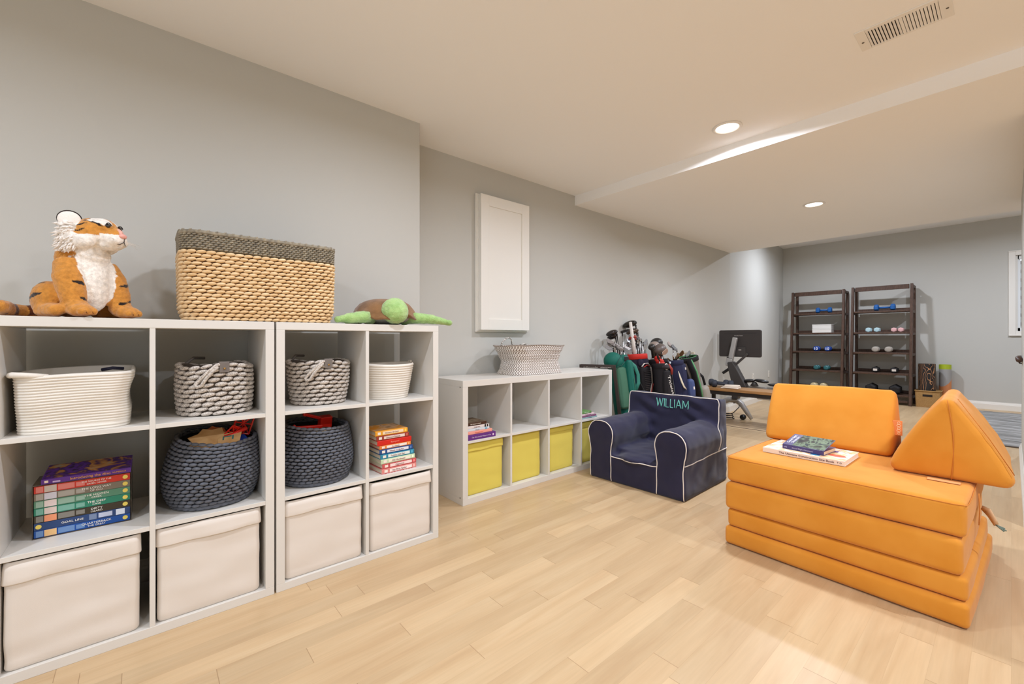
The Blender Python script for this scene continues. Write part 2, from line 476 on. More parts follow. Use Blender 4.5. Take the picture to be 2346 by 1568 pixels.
# recessed ceiling lights, followed by the added fill lamps
EM = mat('lit lamp lens', (255, 250, 240), .5, emit=((255, 246, 232), 14.0))
RING = mat('white lamp trim', (238, 234, 228), .4)
seen = ['recessed ceiling light just in front of the dropped ceiling edge', 'small recessed light in the dropped ceiling nearer the dumbbell shelves']
for i, (x, y, z, k) in enumerate(LAMPS):
    lab = {2: seen[0], 3: seen[1]}.get(i, ['recessed ceiling light behind the camera above the wall shelves', 'recessed ceiling light above the space before the tall cubby shelves', '', '',
          'recessed ceiling light in the exercise room near the left wall', 'recessed ceiling light in the exercise room above the window side',
          'added unseen fill light in the passage behind the camera', 'added unseen fill light in the passage beside the camera', 'added unseen fill light right of the play couch'][i])
    t = thing('recessed_light', lab, 'ceiling light', (x, y, z), 0, 'recessed ceiling lights')
    part('trim_ring', MB().lathe([(.066, -.001), (.085, -.001), (.087, -.004), (.080, -.008), (.068, -.008), (.064, -.003)], 40, cap0=False, cap1=False), RING, t, True)
    part('lens', MB().lathe([(.0001, -.004), (.04, -.0045), (.0655, -.003)], 40, cap0=False, cap1=False), EM, t, True)
    L = bpy.data.lights.new('lamp', 'AREA'); L.shape = 'DISK'; L.size = .13; L.energy = LAMP * k; L.color = LAMP_COL
    L.spread = math.radians(168)
    lo = link(bpy.data.objects.new('lamp', L), t); lo.location = (0, 0, -.012)

# ceiling register
t = thing('ceiling_vent', 'white slatted metal air register in the ceiling at upper right', 'vent', (-.302, 2.455, ZC))
b = MB(); w, d = .30, .172
s0, s1 = -.115, .113
b.box(-w / 2, s0, -d / 2, d / 2, -.005, 0); b.box(s1, w / 2, -d / 2, d / 2, -.005, 0)
b.box(s0, s1, -d / 2, -.063, -.005, 0); b.box(s0, s1, .075, d / 2, -.005, 0); b.box(-.006, .005, -.063, .075, -.005, 0)
part('vent_frame', b, RING, t, bevel=.0015)
part('duct_shade', MB().box(s0, s1, -.063, .075, .0, .002), mat('duct shadow', (96, 88, 80), .8), t)  # flat sheet, its dark colour stands in for the shade behind the slats
for g0, g1 in ((s0, -.006), (.005, s1)):
    for i in range(10):
        xx = g0 + (g1 - g0) * (i + .5) / 10
        part('slat', MB().bar((xx, -.063, -.003), (xx, .075, -.003), .0085, .0012, up=(.35 if g0 < -.05 else -.35, 0, 1)), RING, t)
for sx in (-.134, .134): part('screw', MB().lathe([(.0045, -.007), (.005, -.005)], 10), mat('screw metal', (120, 110, 100), .4, metal=.7), t, loc=(sx, .01, 0))

# white panel cabinet on the wall
t = thing('wall_cabinet', 'tall white shaker-front panel box hung on the grey wall', 'cabinet', (WB, 2.18, 1.105))
b = MB(); b.box(.001, .02, -.27, .27, 0, 1.056); part('back_frame', b, TRIM, t, bevel=.004)
b = MB(); b.box(.02, .03, -.262, .262, .008, 1.05); b.box(.03, .045, -.255, .25, .016, 1.044); part('side_moulding', b, TRIM, t, bevel=.003)
b = MB(); x0, x1 = .045, .066
b.box(x0, x1 - .008, -.2, .17, .09, .97)
b.box(x0, x1, -.255, -.18, .016, 1.046); b.box(x0, x1, .16, .24, .016, 1.046); b.box(x0, x1, -.18, .16, .016, .10); b.box(x0, x1, -.18, .16, .965, 1.046)
part('door', b, TRIM, t, bevel=.0015)

# power outlets on the left wall in the exercise area
for (x, y, lab) in ((-2.768, 7.6, 'white power outlet plate behind the rowing machine seat'), (-2.853, 8.55, 'white power outlet plate near the corner by the dumbbell shelves')):
    rz = math.atan2(.285, 3.15)
    t = thing('power_outlet', lab, 'outlet', (x, y, .37), rz)
    part('cover_plate', MB().box(0, .006, -.037, .037, 0, .118), TRIM, t, bevel=.002)
    for z in (.037, .08): part('socket', MB().box(.006, .008, -.016, .016, z - .014, z + .014), mat('socket', (205, 203, 198), .5), t)
# ---------------------------------------------------------------- cube shelves
def cube_shelf(name, label, loc, W, H, D, nc, nr, fr, dv, group):
    """front at x=0 facing +x, back at -D, left end at y=0"""
    t = thing(name, label, 'shelf', loc, 0, group)
    part('top_panel', MB().box(-D, 0, 0, W, H - fr, H), WHITE, t, bevel=.0012)
    part('bottom_panel', MB().box(-D, 0, 0, W, 0, fr), WHITE, t, bevel=.0012)
    for y in (0, W - fr): part('side_panel', MB().box(-D, 0, y, y + fr, fr, H - fr), WHITE, t, bevel=.0012)
    cw = (W - 2 * fr - (nc - 1) * dv) / nc; ch = (H - 2 * fr - (nr - 1) * dv) / nr
    for i in range(1, nc):
        y = fr + i * cw + (i - 1) * dv
        part('divider', MB().box(-D + .002, -.001, y, y + dv, fr, H - fr), WHITE, t, bevel=.0008)
    for i in range(1, nr):
        z = fr + i * ch + (i - 1) * dv
        for j in range(nc):
            y = fr + j * (cw + dv)
            part('shelf_board', MB().box(-D + .002, -.001, y, y + cw, z, z + dv), WHITE, t, bevel=.0008)
    return t, cw, ch
XA, XL = -1.9745, -2.2385
U1 = .4142 - .0075 - .768
cube_shelf('cube_shelf', 'tall white six-cube shelf at far left holding the tiger and big wicker basket', (XA, U1, 0), .768, 1.12, .39, 2, 3, .032, .016, 'tall cube shelves')
cube_shelf('cube_shelf', 'tall white six-cube shelf with the turtle toy, beside the grey wall corner', (XA, .4142, 0), .768, 1.12, .39, 2, 3, .032, .016, 'tall cube shelves')
tl, _, _ = cube_shelf('low_cube_shelf', 'low white eight-cube shelf with yellow bins along the recessed wall', (XL, 1.5156, 0), 1.54, .787, .39, 4, 2, .04, .016, None)
SCREW = mat('dark screw hole', (70, 66, 60), .6)
for z in (.045, .745): part('screw_cap', MB().cyl((-.03, -.0015, z), (-.03, .001, z), .004, n=10), SCREW, tl)
Z1, Z2, Z3 = .032, .389, .746
UY = {1: (U1 + .032, U1 + .392), 2: (.4462, .8062)}       # left edges of the two columns
CW = .344

# ---------------------------------------------------------------- fabric bins
def bin_mesh(w, d, h, cuff, seed, wob=.0025, r=.016):
    rnd = Vector((seed * 3.1, seed * 1.7, 0))
    def q(p, k=1.0):
        n = noise.noise(Vector((p[0] * 6, p[1] * 6, p[2] * 16)) + rnd) * wob * k
        n += noise.noise(Vector((p[1] * 14, p[2] * 5, 3)) + rnd) * wob * .6 * k
        L = math.hypot(p[0], p[1]) or 1
        return (p[0] + n * p[0] / L * 1.6, p[1] + n * .5 * p[1] / L, p[2])
    def ring(z, off=0.0, k=1.0, top=0.0):
        P = []
        for (a, tn) in resample(rrect(w + 2 * off, d + 2 * off, r, 5), 120):
            e = 1 - .35 * max(0, z / h - .4) * 0
            P.append(q((a.x, a.y, z), k))
        return P
    body = MB()
    zs = [0, .004, .012] + [.03 + (h - .03) * i / 22 for i in range(23)]
    rings = []
    for i, z in enumerate(zs):
        off = (-.008, -.003, 0)[i] if i < 3 else 0
        rings.append(ring(z, off, 0 if i < 3 else 1))
    rings.append(ring(h, -.006)); rings += [ring(z, -.006) for z in (h * .8, h * .5, .012)]
    body.loft(rings)
    cf = MB()
    if cuff:
        rr = []
        for z, o in ((h + .0015, -.005), (h + .003, -.001), (h + .002, .003), (h - cuff * .35, .0048), (h - cuff * .7, .0052), (h - cuff * .95, .0058), (h - cuff, .005), (h - cuff, .0008)):
            P = []
            for (a, tn) in resample(rrect(w + 2 * o, d + 2 * o, r + .003, 5), 160):
                f = max(0, (h - z) / cuff)
                zz = z + f * .006 * noise.noise(Vector((a.x * 7, a.y * 9, seed * 5.1)))
                k = noise.noise(Vector((a.y * 10, z * 30, seed * 2.3))) * .0026 * (1 if o > 0 else .2)
                L = math.hypot(a.x, a.y); b = q((a.x, a.y, zz), .8); P.append((b[0] + k * a.x / L * 1.4, b[1] + k * a.y / L * .3, b[2]))
            rr.append(P)
        cf.loft(rr, cap0=False, cap1=False)
    return body, cf
BINF = mat('cream bin fabric', (222, 213, 203), .9, .15, bump=(900, .25, .0006), sheen=.1)
YEL = mat('yellow bin fabric', (218, 200, 92), .85, .15, bump=(900, .25, .0006), sheen=.1)
def fabric_bin(name, label, loc, w, d, h, cuff, seed, fab, group, rz=0.0, wob=.0025):
    """w along x (depth), d along y (width)"""
    t = thing(name, label, 'storage bin', loc, rz, group)
    bo, cf = bin_mesh(w, d, h, cuff, seed, wob)
    part('bin_body', bo, fab, t, True)
    if cuff: part('folded_cuff', cf, fab, t, True)
    return t
g = 'cream fabric bins'
fabric_bin('fabric_bin', 'cream fabric bin in the bottom left cube at far left edge', (XA - .178, UY[1][0] + .160, Z1), .335, .312, .332, .062, 1, BINF, g, .004, .005)
fabric_bin('fabric_bin', 'cream fabric bin under the slouching blue-grey basket with toys', (XA - .178, UY[1][1] + .165, Z1), .335, .322, .332, .060, 2, BINF, g, 0, .003)
fabric_bin('fabric_bin', 'cream fabric bin in the middle bottom, right of the shelf joint', (XA - .178, UY[2][0] + .168, Z1), .335, .327, .328, .058, 3, BINF, g, -.005, .003)
fabric_bin('fabric_bin', 'cream fabric bin below the stack of colourful board books', (XA - .178, UY[2][1] + .173, Z1), .335, .327, .326, .055, 4, BINF, g, 0, .002)
# a thin green toy end just showing in that last bin
single('toy_loop', MB().tube([(0, .05 * math.cos(a) * .6, .022 * math.sin(a)) for a in [i * PI / 8 for i in range(9)]], .004, 8), mat('lime plastic', (150, 178, 60), .4),
       'lime green plastic toy loop poking from the cream bin under the board books', 'toy', (XA - .10, UY[2][1] + .10, .334), smooth=True)
single('toy_block', MB().box(-.08, .08, -.06, .06, 0, .296), mat('dark toy heap', (60, 50, 44), .7),
       'dark toy box lying inside the cream bin under the board books', 'toy', (XA - .18, UY[2][1] + .10, .0355), bevel=.01)
cy = [1.5556 + i * .369 for i in range(4)]
g = 'yellow fabric bins'
for i, (lab, c_, rz) in enumerate((('mustard yellow fabric bin below the small stack with the purple book', .05, .006),
        ('yellow fabric bin without visible cuff, second along the low shelf', .0, 0), ('yellow fabric bin third along the low shelf, with folded cuff', .04, .01),
        ('yellow fabric bin half hidden behind the navy armchair arm', .05, 0))):
    fabric_bin('yellow_bin', lab, (XL - .196 - (.004, .012, .012, .012)[i], cy[i] + (.158, .157, .153, .16)[i], .04), .34, .303, .335, c_, 11 + i, YEL, g, rz, .0018)

# ---------------------------------------------------------------- woven baskets
# big wicker basket
t = thing('wicker_basket', 'large rectangular woven basket with grey rim band on the tall shelves', 'basket', (-2.128, .382, 1.12))
def wr(z):
    k = min(1, z / .05); w = .262 + .022 * k * (1 if k < 1 else 1) + .012 * z; d = .515 + .028 * k + .012 * z / .3
    return rrect(w, d, .055, 6, z)
WICK = mat('wicker strands', (212, 176, 126), .5, .4, col2=(230, 202, 160), nscale=30, stretch=(1, 1, 4), bump=(260, .35, .001))
SEAG = mat('grey seagrass', (120, 112, 98), .75, .2, col2=(158, 147, 126), nscale=60, bump=(300, .4, .001))
HOLL = mat('basket inner shade', (84, 56, 30), .9)
b = MB(); b.loft([wr(z) for z in (.003, .03, .06, .15, .268)] + [[(x * .94, y * .97, zz) for x, y, zz in wr(z)] for z in (.268, .1, .012)]); part('basket_core', b, HOLL, t, True)
b = MB(); weave(b, wr, 18, 52, .008, .0147, .0176, .0078, .0105, .13, 9, 7, out=.0); part('woven_side', b, WICK, t, True)
b = MB(); weave(b, wr, 7, 96, .272, .0083, .0092, .0044, .0062, .22, 6, 5, out=.001)
b.loft([wr(z) for z in (.262, .33)] + [[(x * .93, y * .965, zz) for x, y, zz in wr(z)] for z in (.33, .262)], close=True)
part('rim_band', b, SEAG, t, True)
b = MB(); b.tube([Vector(p) + Vector((0, 0, 0)) for p, q in resample(wr(.331), 90)], .0085, 8, closed=True)
for k, (p, q) in enumerate(resample(wr(.333), 60)):
    nrm = Vector((q.y, -q.x, 0)); a = (q * .5 + nrm * .4 + Vector((0, 0, .5))).normalized()
    c2 = nrm.cross(a).normalized(); R = Matrix((a, c2, a.cross(c2))).transposed().to_4x4(); b.ell(p, (.014, .0055, .0075), R, 6, 5)
part('braided_edge', b, SEAG, t, True)

# chunky rope baskets with a leather tab
ROPE = mat('marled rope', (216, 207, 197), .9, .15, col2=(126, 115, 106), nscale=420, ndet=1, lo=.50, hi=.64, bump=(420, .6, .002))
LEA = mat('grey leather', (116, 108, 102), .6, .3); BRS = mat('brass stud', (190, 150, 90), .3, metal=.9)
def rope_basket(label, loc, rz, rb, rt, ht, seed, sq):
    t = thing('rope_basket', label, 'basket', loc, rz, 'chunky marled rope baskets')
    def rf(z):
        k = z / ht; r = rb + (rt - rb) * k + .006 * math.sin(PI * k)
        return [(r * (1 if sq else 1) * math.copysign(abs(math.cos(a)) ** sq, math.cos(a)), r * math.copysign(abs(math.sin(a)) ** sq, math.sin(a)),
                 z + (k * .007 * math.sin(3 * a + seed))) for a in [2 * PI * i / 48 for i in range(48)]]
    sc = lambda f, z: [(x * f, y * f, q) for x, y, q in rf(z)]
    b = MB(); b.loft([sc(.80, .004), sc(.95, .012)] + [sc(.96, z) for z in (.05, .1, .15, ht - .008)] + [sc(.86, z) for z in (ht - .008, .1, .02)]); part('basket_core', b, mat('rope core', (96, 84, 74), .95), t, True)
    b = MB(); st = random.getstate(); random.seed(seed)
    weave(b, rf, 11, 19, .011, (ht - .018) / 10.2, .0235, .0088, .0125, .13, 10, 7, jit=.12); part('woven_side', b, ROPE, t, True); random.setstate(st)
    a = .05 if seed == 1 else -.1
    r = rt + .012
    def pt(an, z, o=0): return ((r + o) * math.cos(an), (r + o) * math.sin(an), z)
    b = MB(); b.tube([pt(a + .05, ht + .002, -.008), pt(a - .12, ht - .004, .006), pt(a - .32, ht - .03, .012), pt(a - .52, ht - .062, .012), pt(a - .60, ht - .078, .013), pt(a - .56, ht - .088, .014), pt(a - .46, ht - .082, .013), pt(a - .36, ht - .055, .012), pt(a - .22, ht - .028, .011), pt(a - .1, ht - .01, .005)], .0068, 8)
    part('rope_handle', b, ROPE, t, True)
    b = MB(); b.box(-.002, .003, -.017, .017, -.034, .006); b.box(-.022, .002, -.017, .017, .004, .009)
    tb = part('leather_tab', b, LEA, t, bevel=.002); tb.location = pt(a + .06, ht, .004); tb.rotation_euler = (0, 0, a)
    sd = part('stud', MB().ell((0, 0, 0), .0045, nu=10, nv=6), BRS, tb, True, loc=(.004, 0, -.018))
    b = MB(); b.tube([(-.5 * r, -.75 * r, ht - .01), (-.75 * r, -.5 * r, ht + .018), (-.85 * r, -.2 * r, ht + .016)], .006, 8); part('rear_tab', b, LEA, t, True)
    return t
rope_basket('chunky grey-white rope basket in the far left shelf, next to the centre joint', (-2.165, .226, Z3), 0, .118, .122, .205, 1, .86)
rope_basket('chunky grey-white rope basket in the tall shelf below the turtle side, darker tabs', (-2.165, .635, Z3), .05, .106, .128, .205, 2, .9)

# white coiled rope baskets
COIL = mat('white cotton rope', (226, 219, 208), .95, .15, bump=(500, .5, .001))
def coil(label, loc, rings_fn, ht, n, rr, seed, extra=None, closed=True):
    t = thing('coiled_basket', label, 'basket', loc, 0, 'white coiled rope baskets')
    b = MB(); rings = []
    steps = 5
    for i in range(n):
        for k in range(steps):
            f = (i + k / steps) / n; o = math.sin(PI * k / steps) ** .7 * rr
            rings.append([(x + nx * o, y + ny * o, z) for (x, y, z, nx, ny) in rings_fn(f * ht)])
    rings.append([(x - nx * .002, y - ny * .002, z + .004) for (x, y, z, nx, ny) in rings_fn(ht)])
    for f in (1, .7, .4, .05): rings.append([(x - nx * .008, y - ny * .008, z) for (x, y, z, nx, ny) in rings_fn(f * ht)])
    b.loft(rings); part('coiled_side', b, COIL, t, True); return t
def rl(w, d, r, z, shift=(0, 0), zf=None, n=72, wf=None):
    P = resample(rrect(w, d, r, 8), n); out = []
    for p, q in P:
        x, y = p.x + shift[0], p.y + shift[1]; zz = z
        if zf: zz = zf(x, y, z)
        if wf: x, y = wf(x, y, z)
        out.append((x, y, zz, q.y, -q.x))
    return out
H1 = .192
def c1(z):
    k = z / H1
    return rl(.30 + .02 * k, .262 + .016 * k, .06, z, (0, 0), lambda x, y, z: z + .006 * math.sin(9 * y + 1) * (1 if z > .02 else 0) - .010 * k * max(0, x / .16),
              wf=lambda x, y, z: (x + .006 * noise.noise(Vector((x * 8, y * 8, z * 14))) * min(1, z / .02), y + (-.010 * math.sin(PI * min(1, max(0, (z - .05) / .12))) if y > .1 else 0) + .006 * (k if y > .1 else 0)))
t = coil('large white coiled rope basket in the top cube at far left', (-2.148, UY[1][0] + .157, Z3), c1, H1, 20, .0035, 1)
part('grip_loop', MB().tube([(.150, -.06, .182), (.158, -.11, .190), (.148, -.138, .192), (.11, -.146, .188), (.0, -.143, .186)], .009, 8), COIL, t, True)
single('toy_rod', MB().tube([(0, -.03, 0), (.01, .0, .006), (0, .03, .002)], .006, 8), mat('navy toy', (34, 34, 60), .5), 'dark navy toy end peeking out of the large white coiled basket', 'toy',
       (-2.20, UY[1][0] + .24, Z3 + .189), smooth=True)
H2 = .180
def c2(z):
    k = z / H2
    return rl(.212 + .05 * k, .21 + .062 * k, .10 + .02 * k, z, (0, 0), lambda x, y, z: z + (.012 * (1 - k) ** 2 * 0) - .008 * k * math.cos((y) * 9), 72)
t = coil('small white coiled basket above the colourful board books', (-2.135, UY[2][1] + .156, Z3), c2, H2, 15, .0035, 2)
part('grip_loop', MB().tube([(-.02, .130, .172), (-.01, .138, .186), (.01, .138, .186), (.02, .130, .172)], .004, 8), COIL, t, True)

# slouching blue-grey knitted baskets
KNIT = mat('blue-grey cord', (88, 90, 96), .8, .25, col2=(102, 105, 114), nscale=60, bump=(500, .4, .001))
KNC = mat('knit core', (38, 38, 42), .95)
def knit_basket(label, loc, rmax, rbot, rtop, ht, dip, ang, seed, rz=0, lnx=.018):
    t = thing('knitted_basket', label, 'basket', loc, rz, 'slouching knitted baskets')
    ca, sa = math.cos(ang), math.sin(ang)
    def rf(z):
        k = z / ht
        if k < .42: f = math.sin(PI / 2 * min(1, (k / .42))) ** .8; r = rbot + (rmax - rbot) * f
        else: f = (k - .42) / .58; r = rmax + (rtop - rmax) * f ** 1.7
        P = []
        for i in range(48):
            a = 2 * PI * i / 48; x = r * math.cos(a); y = r * math.sin(a); s = x * ca + y * sa
            zz = z - k * k * dip * (s / rtop if k > .5 else s / rtop * k * 2) * .5
            P.append((x - .006 * k, y + lnx * k * k, zz + .003 * noise.noise(Vector((a * 2, k * 3, seed)))))
        return P
    sc = lambda f, z: [(x * f, y * f, q) for x, y, q in rf(z)]
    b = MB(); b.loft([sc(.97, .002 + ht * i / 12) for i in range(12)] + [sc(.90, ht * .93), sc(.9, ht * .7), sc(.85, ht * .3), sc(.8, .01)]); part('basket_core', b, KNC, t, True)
    b = MB(); weave(b, rf, 18, 33, .010, (ht - .012) / 17, .0160, .0074, .0085, .06, 9, 6, jit=.05); part('knitted_side', b, KNIT, t, True)
    b = MB(); b.loft([sc(1.0, .0005), sc(1.03, .004), sc(1.05, .012), sc(1.0, .02), sc(.9, .004)]); part('base_rim', b, KNIT, t, True)
    return t
knit_basket('blue-grey knitted basket at left, heaped with cardboard pieces and a red lattice toy', (-2.150, .214, Z2), .163, .128, .134, .262, .036, .5, 3)
knit_basket('blue-grey knitted basket holding only red toys, in the right tall shelf', (-2.150, .618, Z2), .161, .130, .136, .262, .022, .9, 4, lnx=.004)
# ---------------------------------------------------------------- plush tiger
FUR = mat('tiger plush', (220, 150, 60), .95, .1, vcol=True, sheen=.35, bump=(260, .55, .003))
def clampf(x, a=0., b=1.): return max(a, min(b, x))
t = thing('plush_tiger', 'sitting orange and white plush tiger with black stripes on the tall shelf', 'stuffed animal', (-2.12, -.160, 1.1225), math.radians(37)); t.scale = (.93, .93, .93)
HY = math.radians(17)                                    # head turned towards the room
HC = Vector((.048, .004, .308))
HR = Matrix.Rotation(HY, 4, 'Z')
def hp(x, y, z): return HC + HR @ Vector((x, y, z))
b = MB()
b.ell((-.045, 0, .078), (.078, .086, .078)); b.ell((-.015, 0, .13), (.066, .076, .095)); b.ell((.018, 0, .185), (.058, .072, .078)); b.ell((.030, 0, .235), (.054, .062, .05))
b.ell((.046, 0, .12), (.042, .052, .10)); b.ell((.012, 0, .258), (.056, .062, .055)); b.ell((-.008, 0, .218), (.062, .080, .070)); b.ell((-.004, -.012, .262), (.060, .072, .052))
for s in (-1, 1):
    b.ell((-.035, s * .086, .064), (.066, .044, .066), Matrix.Rotation(.2 * s, 4, 'Z'), 16, 10)
    b.tube([(-.03, s * .108, .026), (.01, s * .112, .023), (.040, s * .114, .023)], [.027, .025, .026], 10)
    b.ell((.050, s * .115, .023), (.026, .025, .022))
    b.tube([(.014, s * .056, .200), (.036, s * .070, .145), (.060, s * .074, .085), (.072, s * .072, .032)], [.040, .044, .038, .033], 14)
    b.ell((.102, s * .076, .024), (.042, .036, .0245)); b.ell((.08, s * .074, .034), (.038, .036, .030))
    for k in (-1, 0, 1): b.ell((.134, s * .076 + k * .019, .019), (.014, .0115, .014))
b.ell(hp(0, 0, .006), (.066, .070, .060), HR); b.ell(hp(.025, 0, .026), (.048, .055, .040), HR)
b.ell(hp(.064, 0, -.014), (.038, .042, .030), HR); b.ell(hp(.060, 0, .010), (.038, .028, .024), HR)
b.ell(hp(.054, 0, -.036), (.036, .034, .018), HR)
for s in (-1, 1):
    b.ell(hp(.078, s * .018, -.020), (.022, .022, .020), HR); b.ell(hp(.0, s * .054, -.028), (.040, .028, .032), HR)
    b.ell(hp(-.030, s * .064, -.012), (.026, .024, .042), HR); b.ell(hp(-.038, s * .062, .024), (.020, .022, .030), HR)
tail = [(-.09, .0, .04), (-.13, -.02, .026), (-.17, -.07, .022), (-.165, -.115, .024), (-.135, -.150, .030), (-.105, -.175, .034)]
b.tube(tail, [.028, .026, .024, .025, .027, .022], 12); b.ell(tail[-1], .022)
me = remesh(b, .0042, 7, .55, 'tiger_body', lambda p, n: .0016 * noise.noise(p * 70) + .0009 * noise.noise(p * 190))
HRi = HR.to_3x3().inverted()
OR, OR2, WT, BK, PK = (208, 142, 62), (182, 116, 46), (244, 236, 226), (34, 22, 18), (236, 178, 164)
def stripe(v, period, width, ph=0.0):
    f = (v / period + ph) % 1.0
    return abs(f - .5) < width
def marks(a, bb, lst, wob):
    for (u0, v0, L_, w_) in lst:                            # short dark brush strokes
        if abs(a - u0) < L_ and abs(bb - v0 + wob - .25 * (a - u0)) < w_ * (1 - (abs(a - u0) / L_) ** 2): return True
    return False
def tcol(p, n):
    q = HRi @ (p - HC); wob = .004 * noise.noise(p * 30) + .002 * noise.noise(p * 80)
    if p.z > .238 and q.length < .14:                      # head
        low = -.006 + wob + (.012 if q.x > .05 else 0)
        if q.z < low and not (q.x > .05 and q.z > .002): return WT
        if q.x < .012 and abs(q.y) > .044 - max(0, -q.x) * .15 and (q.z < .060) and q.x < -.008: 
            return WT
        if q.x > .086 and abs(q.y) < .012 and q.z > -.012: return PK
        for s in (-1, 1):
            if ((q.y - s * .028) / .021) ** 2 + ((q.z - .052) / .021) ** 2 < 1 + wob * 30 and q.x > .012: return WT
            if marks(q.x, q.z, [(.004, .008, .02, .003), (.0, .030, .02, .004)], wob) and s * q.y > .03: return BK
            if abs(q.y - s * .043 - .3 * s * (q.z - .03)) < .0035 and q.z > .028 and q.x > .0: return BK
        if q.z > .05 and q.x < .03 and stripe(q.x + wob, .022, .14) and .010 < abs(q.y) < .036: return BK
        if q.x < -.012 and q.z > .02 and stripe(q.z + wob, .026, .13): return BK
        return OR
    hw = .060 + wob * 2 - (.030 * clampf((.17 - p.z) / .13))
    if p.x > -.01 and n.x > .05 and abs(p.y) < hw and p.z < .27 and p.x < .102 - abs(p.y) * .2: return WT
    if p.z < .008: return OR2
    if p.x > .005 and abs(p.y) > .05 and .03 < p.z < .2:
        if marks(abs(p.y), p.z, [(.088, .130, .030, .0055), (.096, .068, .026, .0055), (.062, .058, .016, .005)] if p.y > 0 else [(.066, .122, .026, .006), (.060, .064, .018, .0055)], wob): return BK
    if p.x < .03 and p.z > .03:
        if marks(p.x, p.z, [(-.05, .118, .035, .004), (-.04, .072, .045, .007), (-.05, .165, .03, .005), (-.03, .20, .025, .005)], wob) and abs(p.y) > .05: return BK
        if p.x < -.06 and stripe(p.z + wob, .045, .11, .2) and p.x > -.12: return BK
    if p.x <= -.115 and stripe(p.y + wob, .045, .15): return (92, 44, 18)
    k = noise.noise(p * 24) * .5 + .5
    return tuple(OR[i] * (1 - .3 * k) + OR2[i] * .3 * k for i in range(3))
paint(me, tcol); me.materials.append(FUR)
body = part('body', me, None, t)
WF = mat('white plush', (244, 236, 228), .95, .1, sheen=.3, bump=(300, .6, .003)); BF = mat('black plush', (36, 24, 20), .95, .1, sheen=.2)
EYE = mat('toy eye', (24, 15, 11), .08, .7, coat=.6)
for s in (-1, 1):
    R = HR @ Matrix.Rotation(s * .9, 4, 'Z')
    e = MB(); c = hp(-.036, s * .060, .046); RT = R @ Matrix.Rotation(s * -.25, 4, 'X')
    X = R @ Vector((1, 0, 0)); n_ = Vector((X.x, X.y, 0)).normalized()
    e.ell(c, (.012, .034, .033), RT, 18, 12)
    eo = part('ear', e, BF, t, True)
    e2 = MB(); e2.ell(c + n_ * .007 - Vector((0, 0, .003)), (.010, .0315, .0305), RT, 18, 12); part('inner_ear', e2, WF, eo, True)
    ey = MB(); ey.ell(hp(.066, s * .026, .034), .0082, HR); part('eye', ey, EYE, t, True)
    lid = MB(); lid.tube([hp(.069, s * .026 + .0105 * math.cos(a), .035 + .009 * math.sin(a)) for a in [PI * k / 8 for k in range(9)]], .0016, 6); part('eyelid', lid, BF, t, True)
    rf = MB(); st = random.getstate(); random.seed(5 + s)
    for k in range(170):                                    # fluffy cheek ruff
        a = random.uniform(-2.1, .5); rr = random.uniform(.85, 1.1)
        p0 = hp(-.040 + random.uniform(-.014, .03), s * (.066 + .010 * math.cos(a)), .004 + .052 * math.sin(a))
        d = HR.to_3x3() @ Vector((-.5 + random.uniform(-.7, .7), s * (.7 + random.uniform(-.4, .4)), .8 * math.sin(a) - .35 + random.uniform(-.5, .5)))
        rf.tube([p0, p0 + d * .010 * rr, p0 + d * .018 * rr + Vector((0, 0, -.002))], [.0050, .0038, .0006], 5)
    part('cheek_ruff', rf, WF, t, True); random.setstate(st)
nb = MB(); nb.ell(hp(.099, 0, .0), (.008, .015, .009), HR); part('nose', nb, mat('pink nose', (236, 170, 158), .6), t, True)
mo = MB(); mo.tube([hp(.1045, 0, -.008), hp(.102, 0, -.022), hp(.097, .012, -.032), hp(.086, .027, -.033)], .0011, 5); mo.tube([hp(.102, 0, -.022), hp(.097, -.012, -.032), hp(.086, -.027, -.033)], .0011, 5)
part('mouth', mo, BF, t, True)
st = random.getstate(); random.seed(3)
for s in (-1, 1):
    wk = MB()
    for k in range(6):
        p0 = hp(.092, s * .030, -.016 - .003 * (k % 3)); d = HR.to_3x3() @ Vector((random.uniform(-.2, .5), s * 1.0, -.25 * k / 3 + .2))
        wk.tube([p0, p0 + d * .02, p0 + d * .042 + Vector((0, 0, -.006))], [.0005, .0004, .0002], 4)
    part('whiskers', wk, WF, t, True)
random.setstate(st)
for s in (-1, 1):
    bx = MB()
    for k in (-1, 1): bx.tube([(.126, s * .076 + k * .0095, .035), (.141, s * .076 + k * .0095, .026), (.147, s * .076 + k * .0095, .010)], .0010, 5)
    part('toe_seams', bx, mat('brown thread', (120, 66, 24), .8), t, True)

# ---------------------------------------------------------------- plush turtle
GRN = mat('green plush', (146, 184, 108), .95, .1, sheen=.5, col2=(170, 202, 128), nscale=30, bump=(280, .9, .004))
BRN = mat('brown plush shell', (118, 84, 52), .9, .15, sheen=.3, col2=(140, 102, 66), nscale=25, bump=(300, .6, .003))
t = thing('plush_turtle', 'green plush turtle with brown shell, flipper hanging over the shelf end', 'stuffed animal', (-2.09, .948, 1.1215))
fuzz = lambda p, n: .0022 * noise.noise(p * 60) + .0014 * noise.noise(p * 150)
b = MB(); b.ell((-.05, .01, .035), (.15, .135, .034), nu=24, nv=12)
me = remesh(b, .005, 4, .5, 'belly', fuzz); me.materials.append(mat('grey plush', (176, 172, 164), .95, .1, bump=(280, .7, .003)))
part('belly', me, None, t)
b = MB(); b.ell((.092, -.002, .068), (.058, .068, .066)); b.ell((.118, -.002, .060), (.042, .058, .055)); b.tube([(.02, 0, .045), (.07, 0, .05)], .04, 12)
me = remesh(b, .0042, 6, .5, 'head', fuzz); me.materials.append(GRN); part('head', me, None, t)
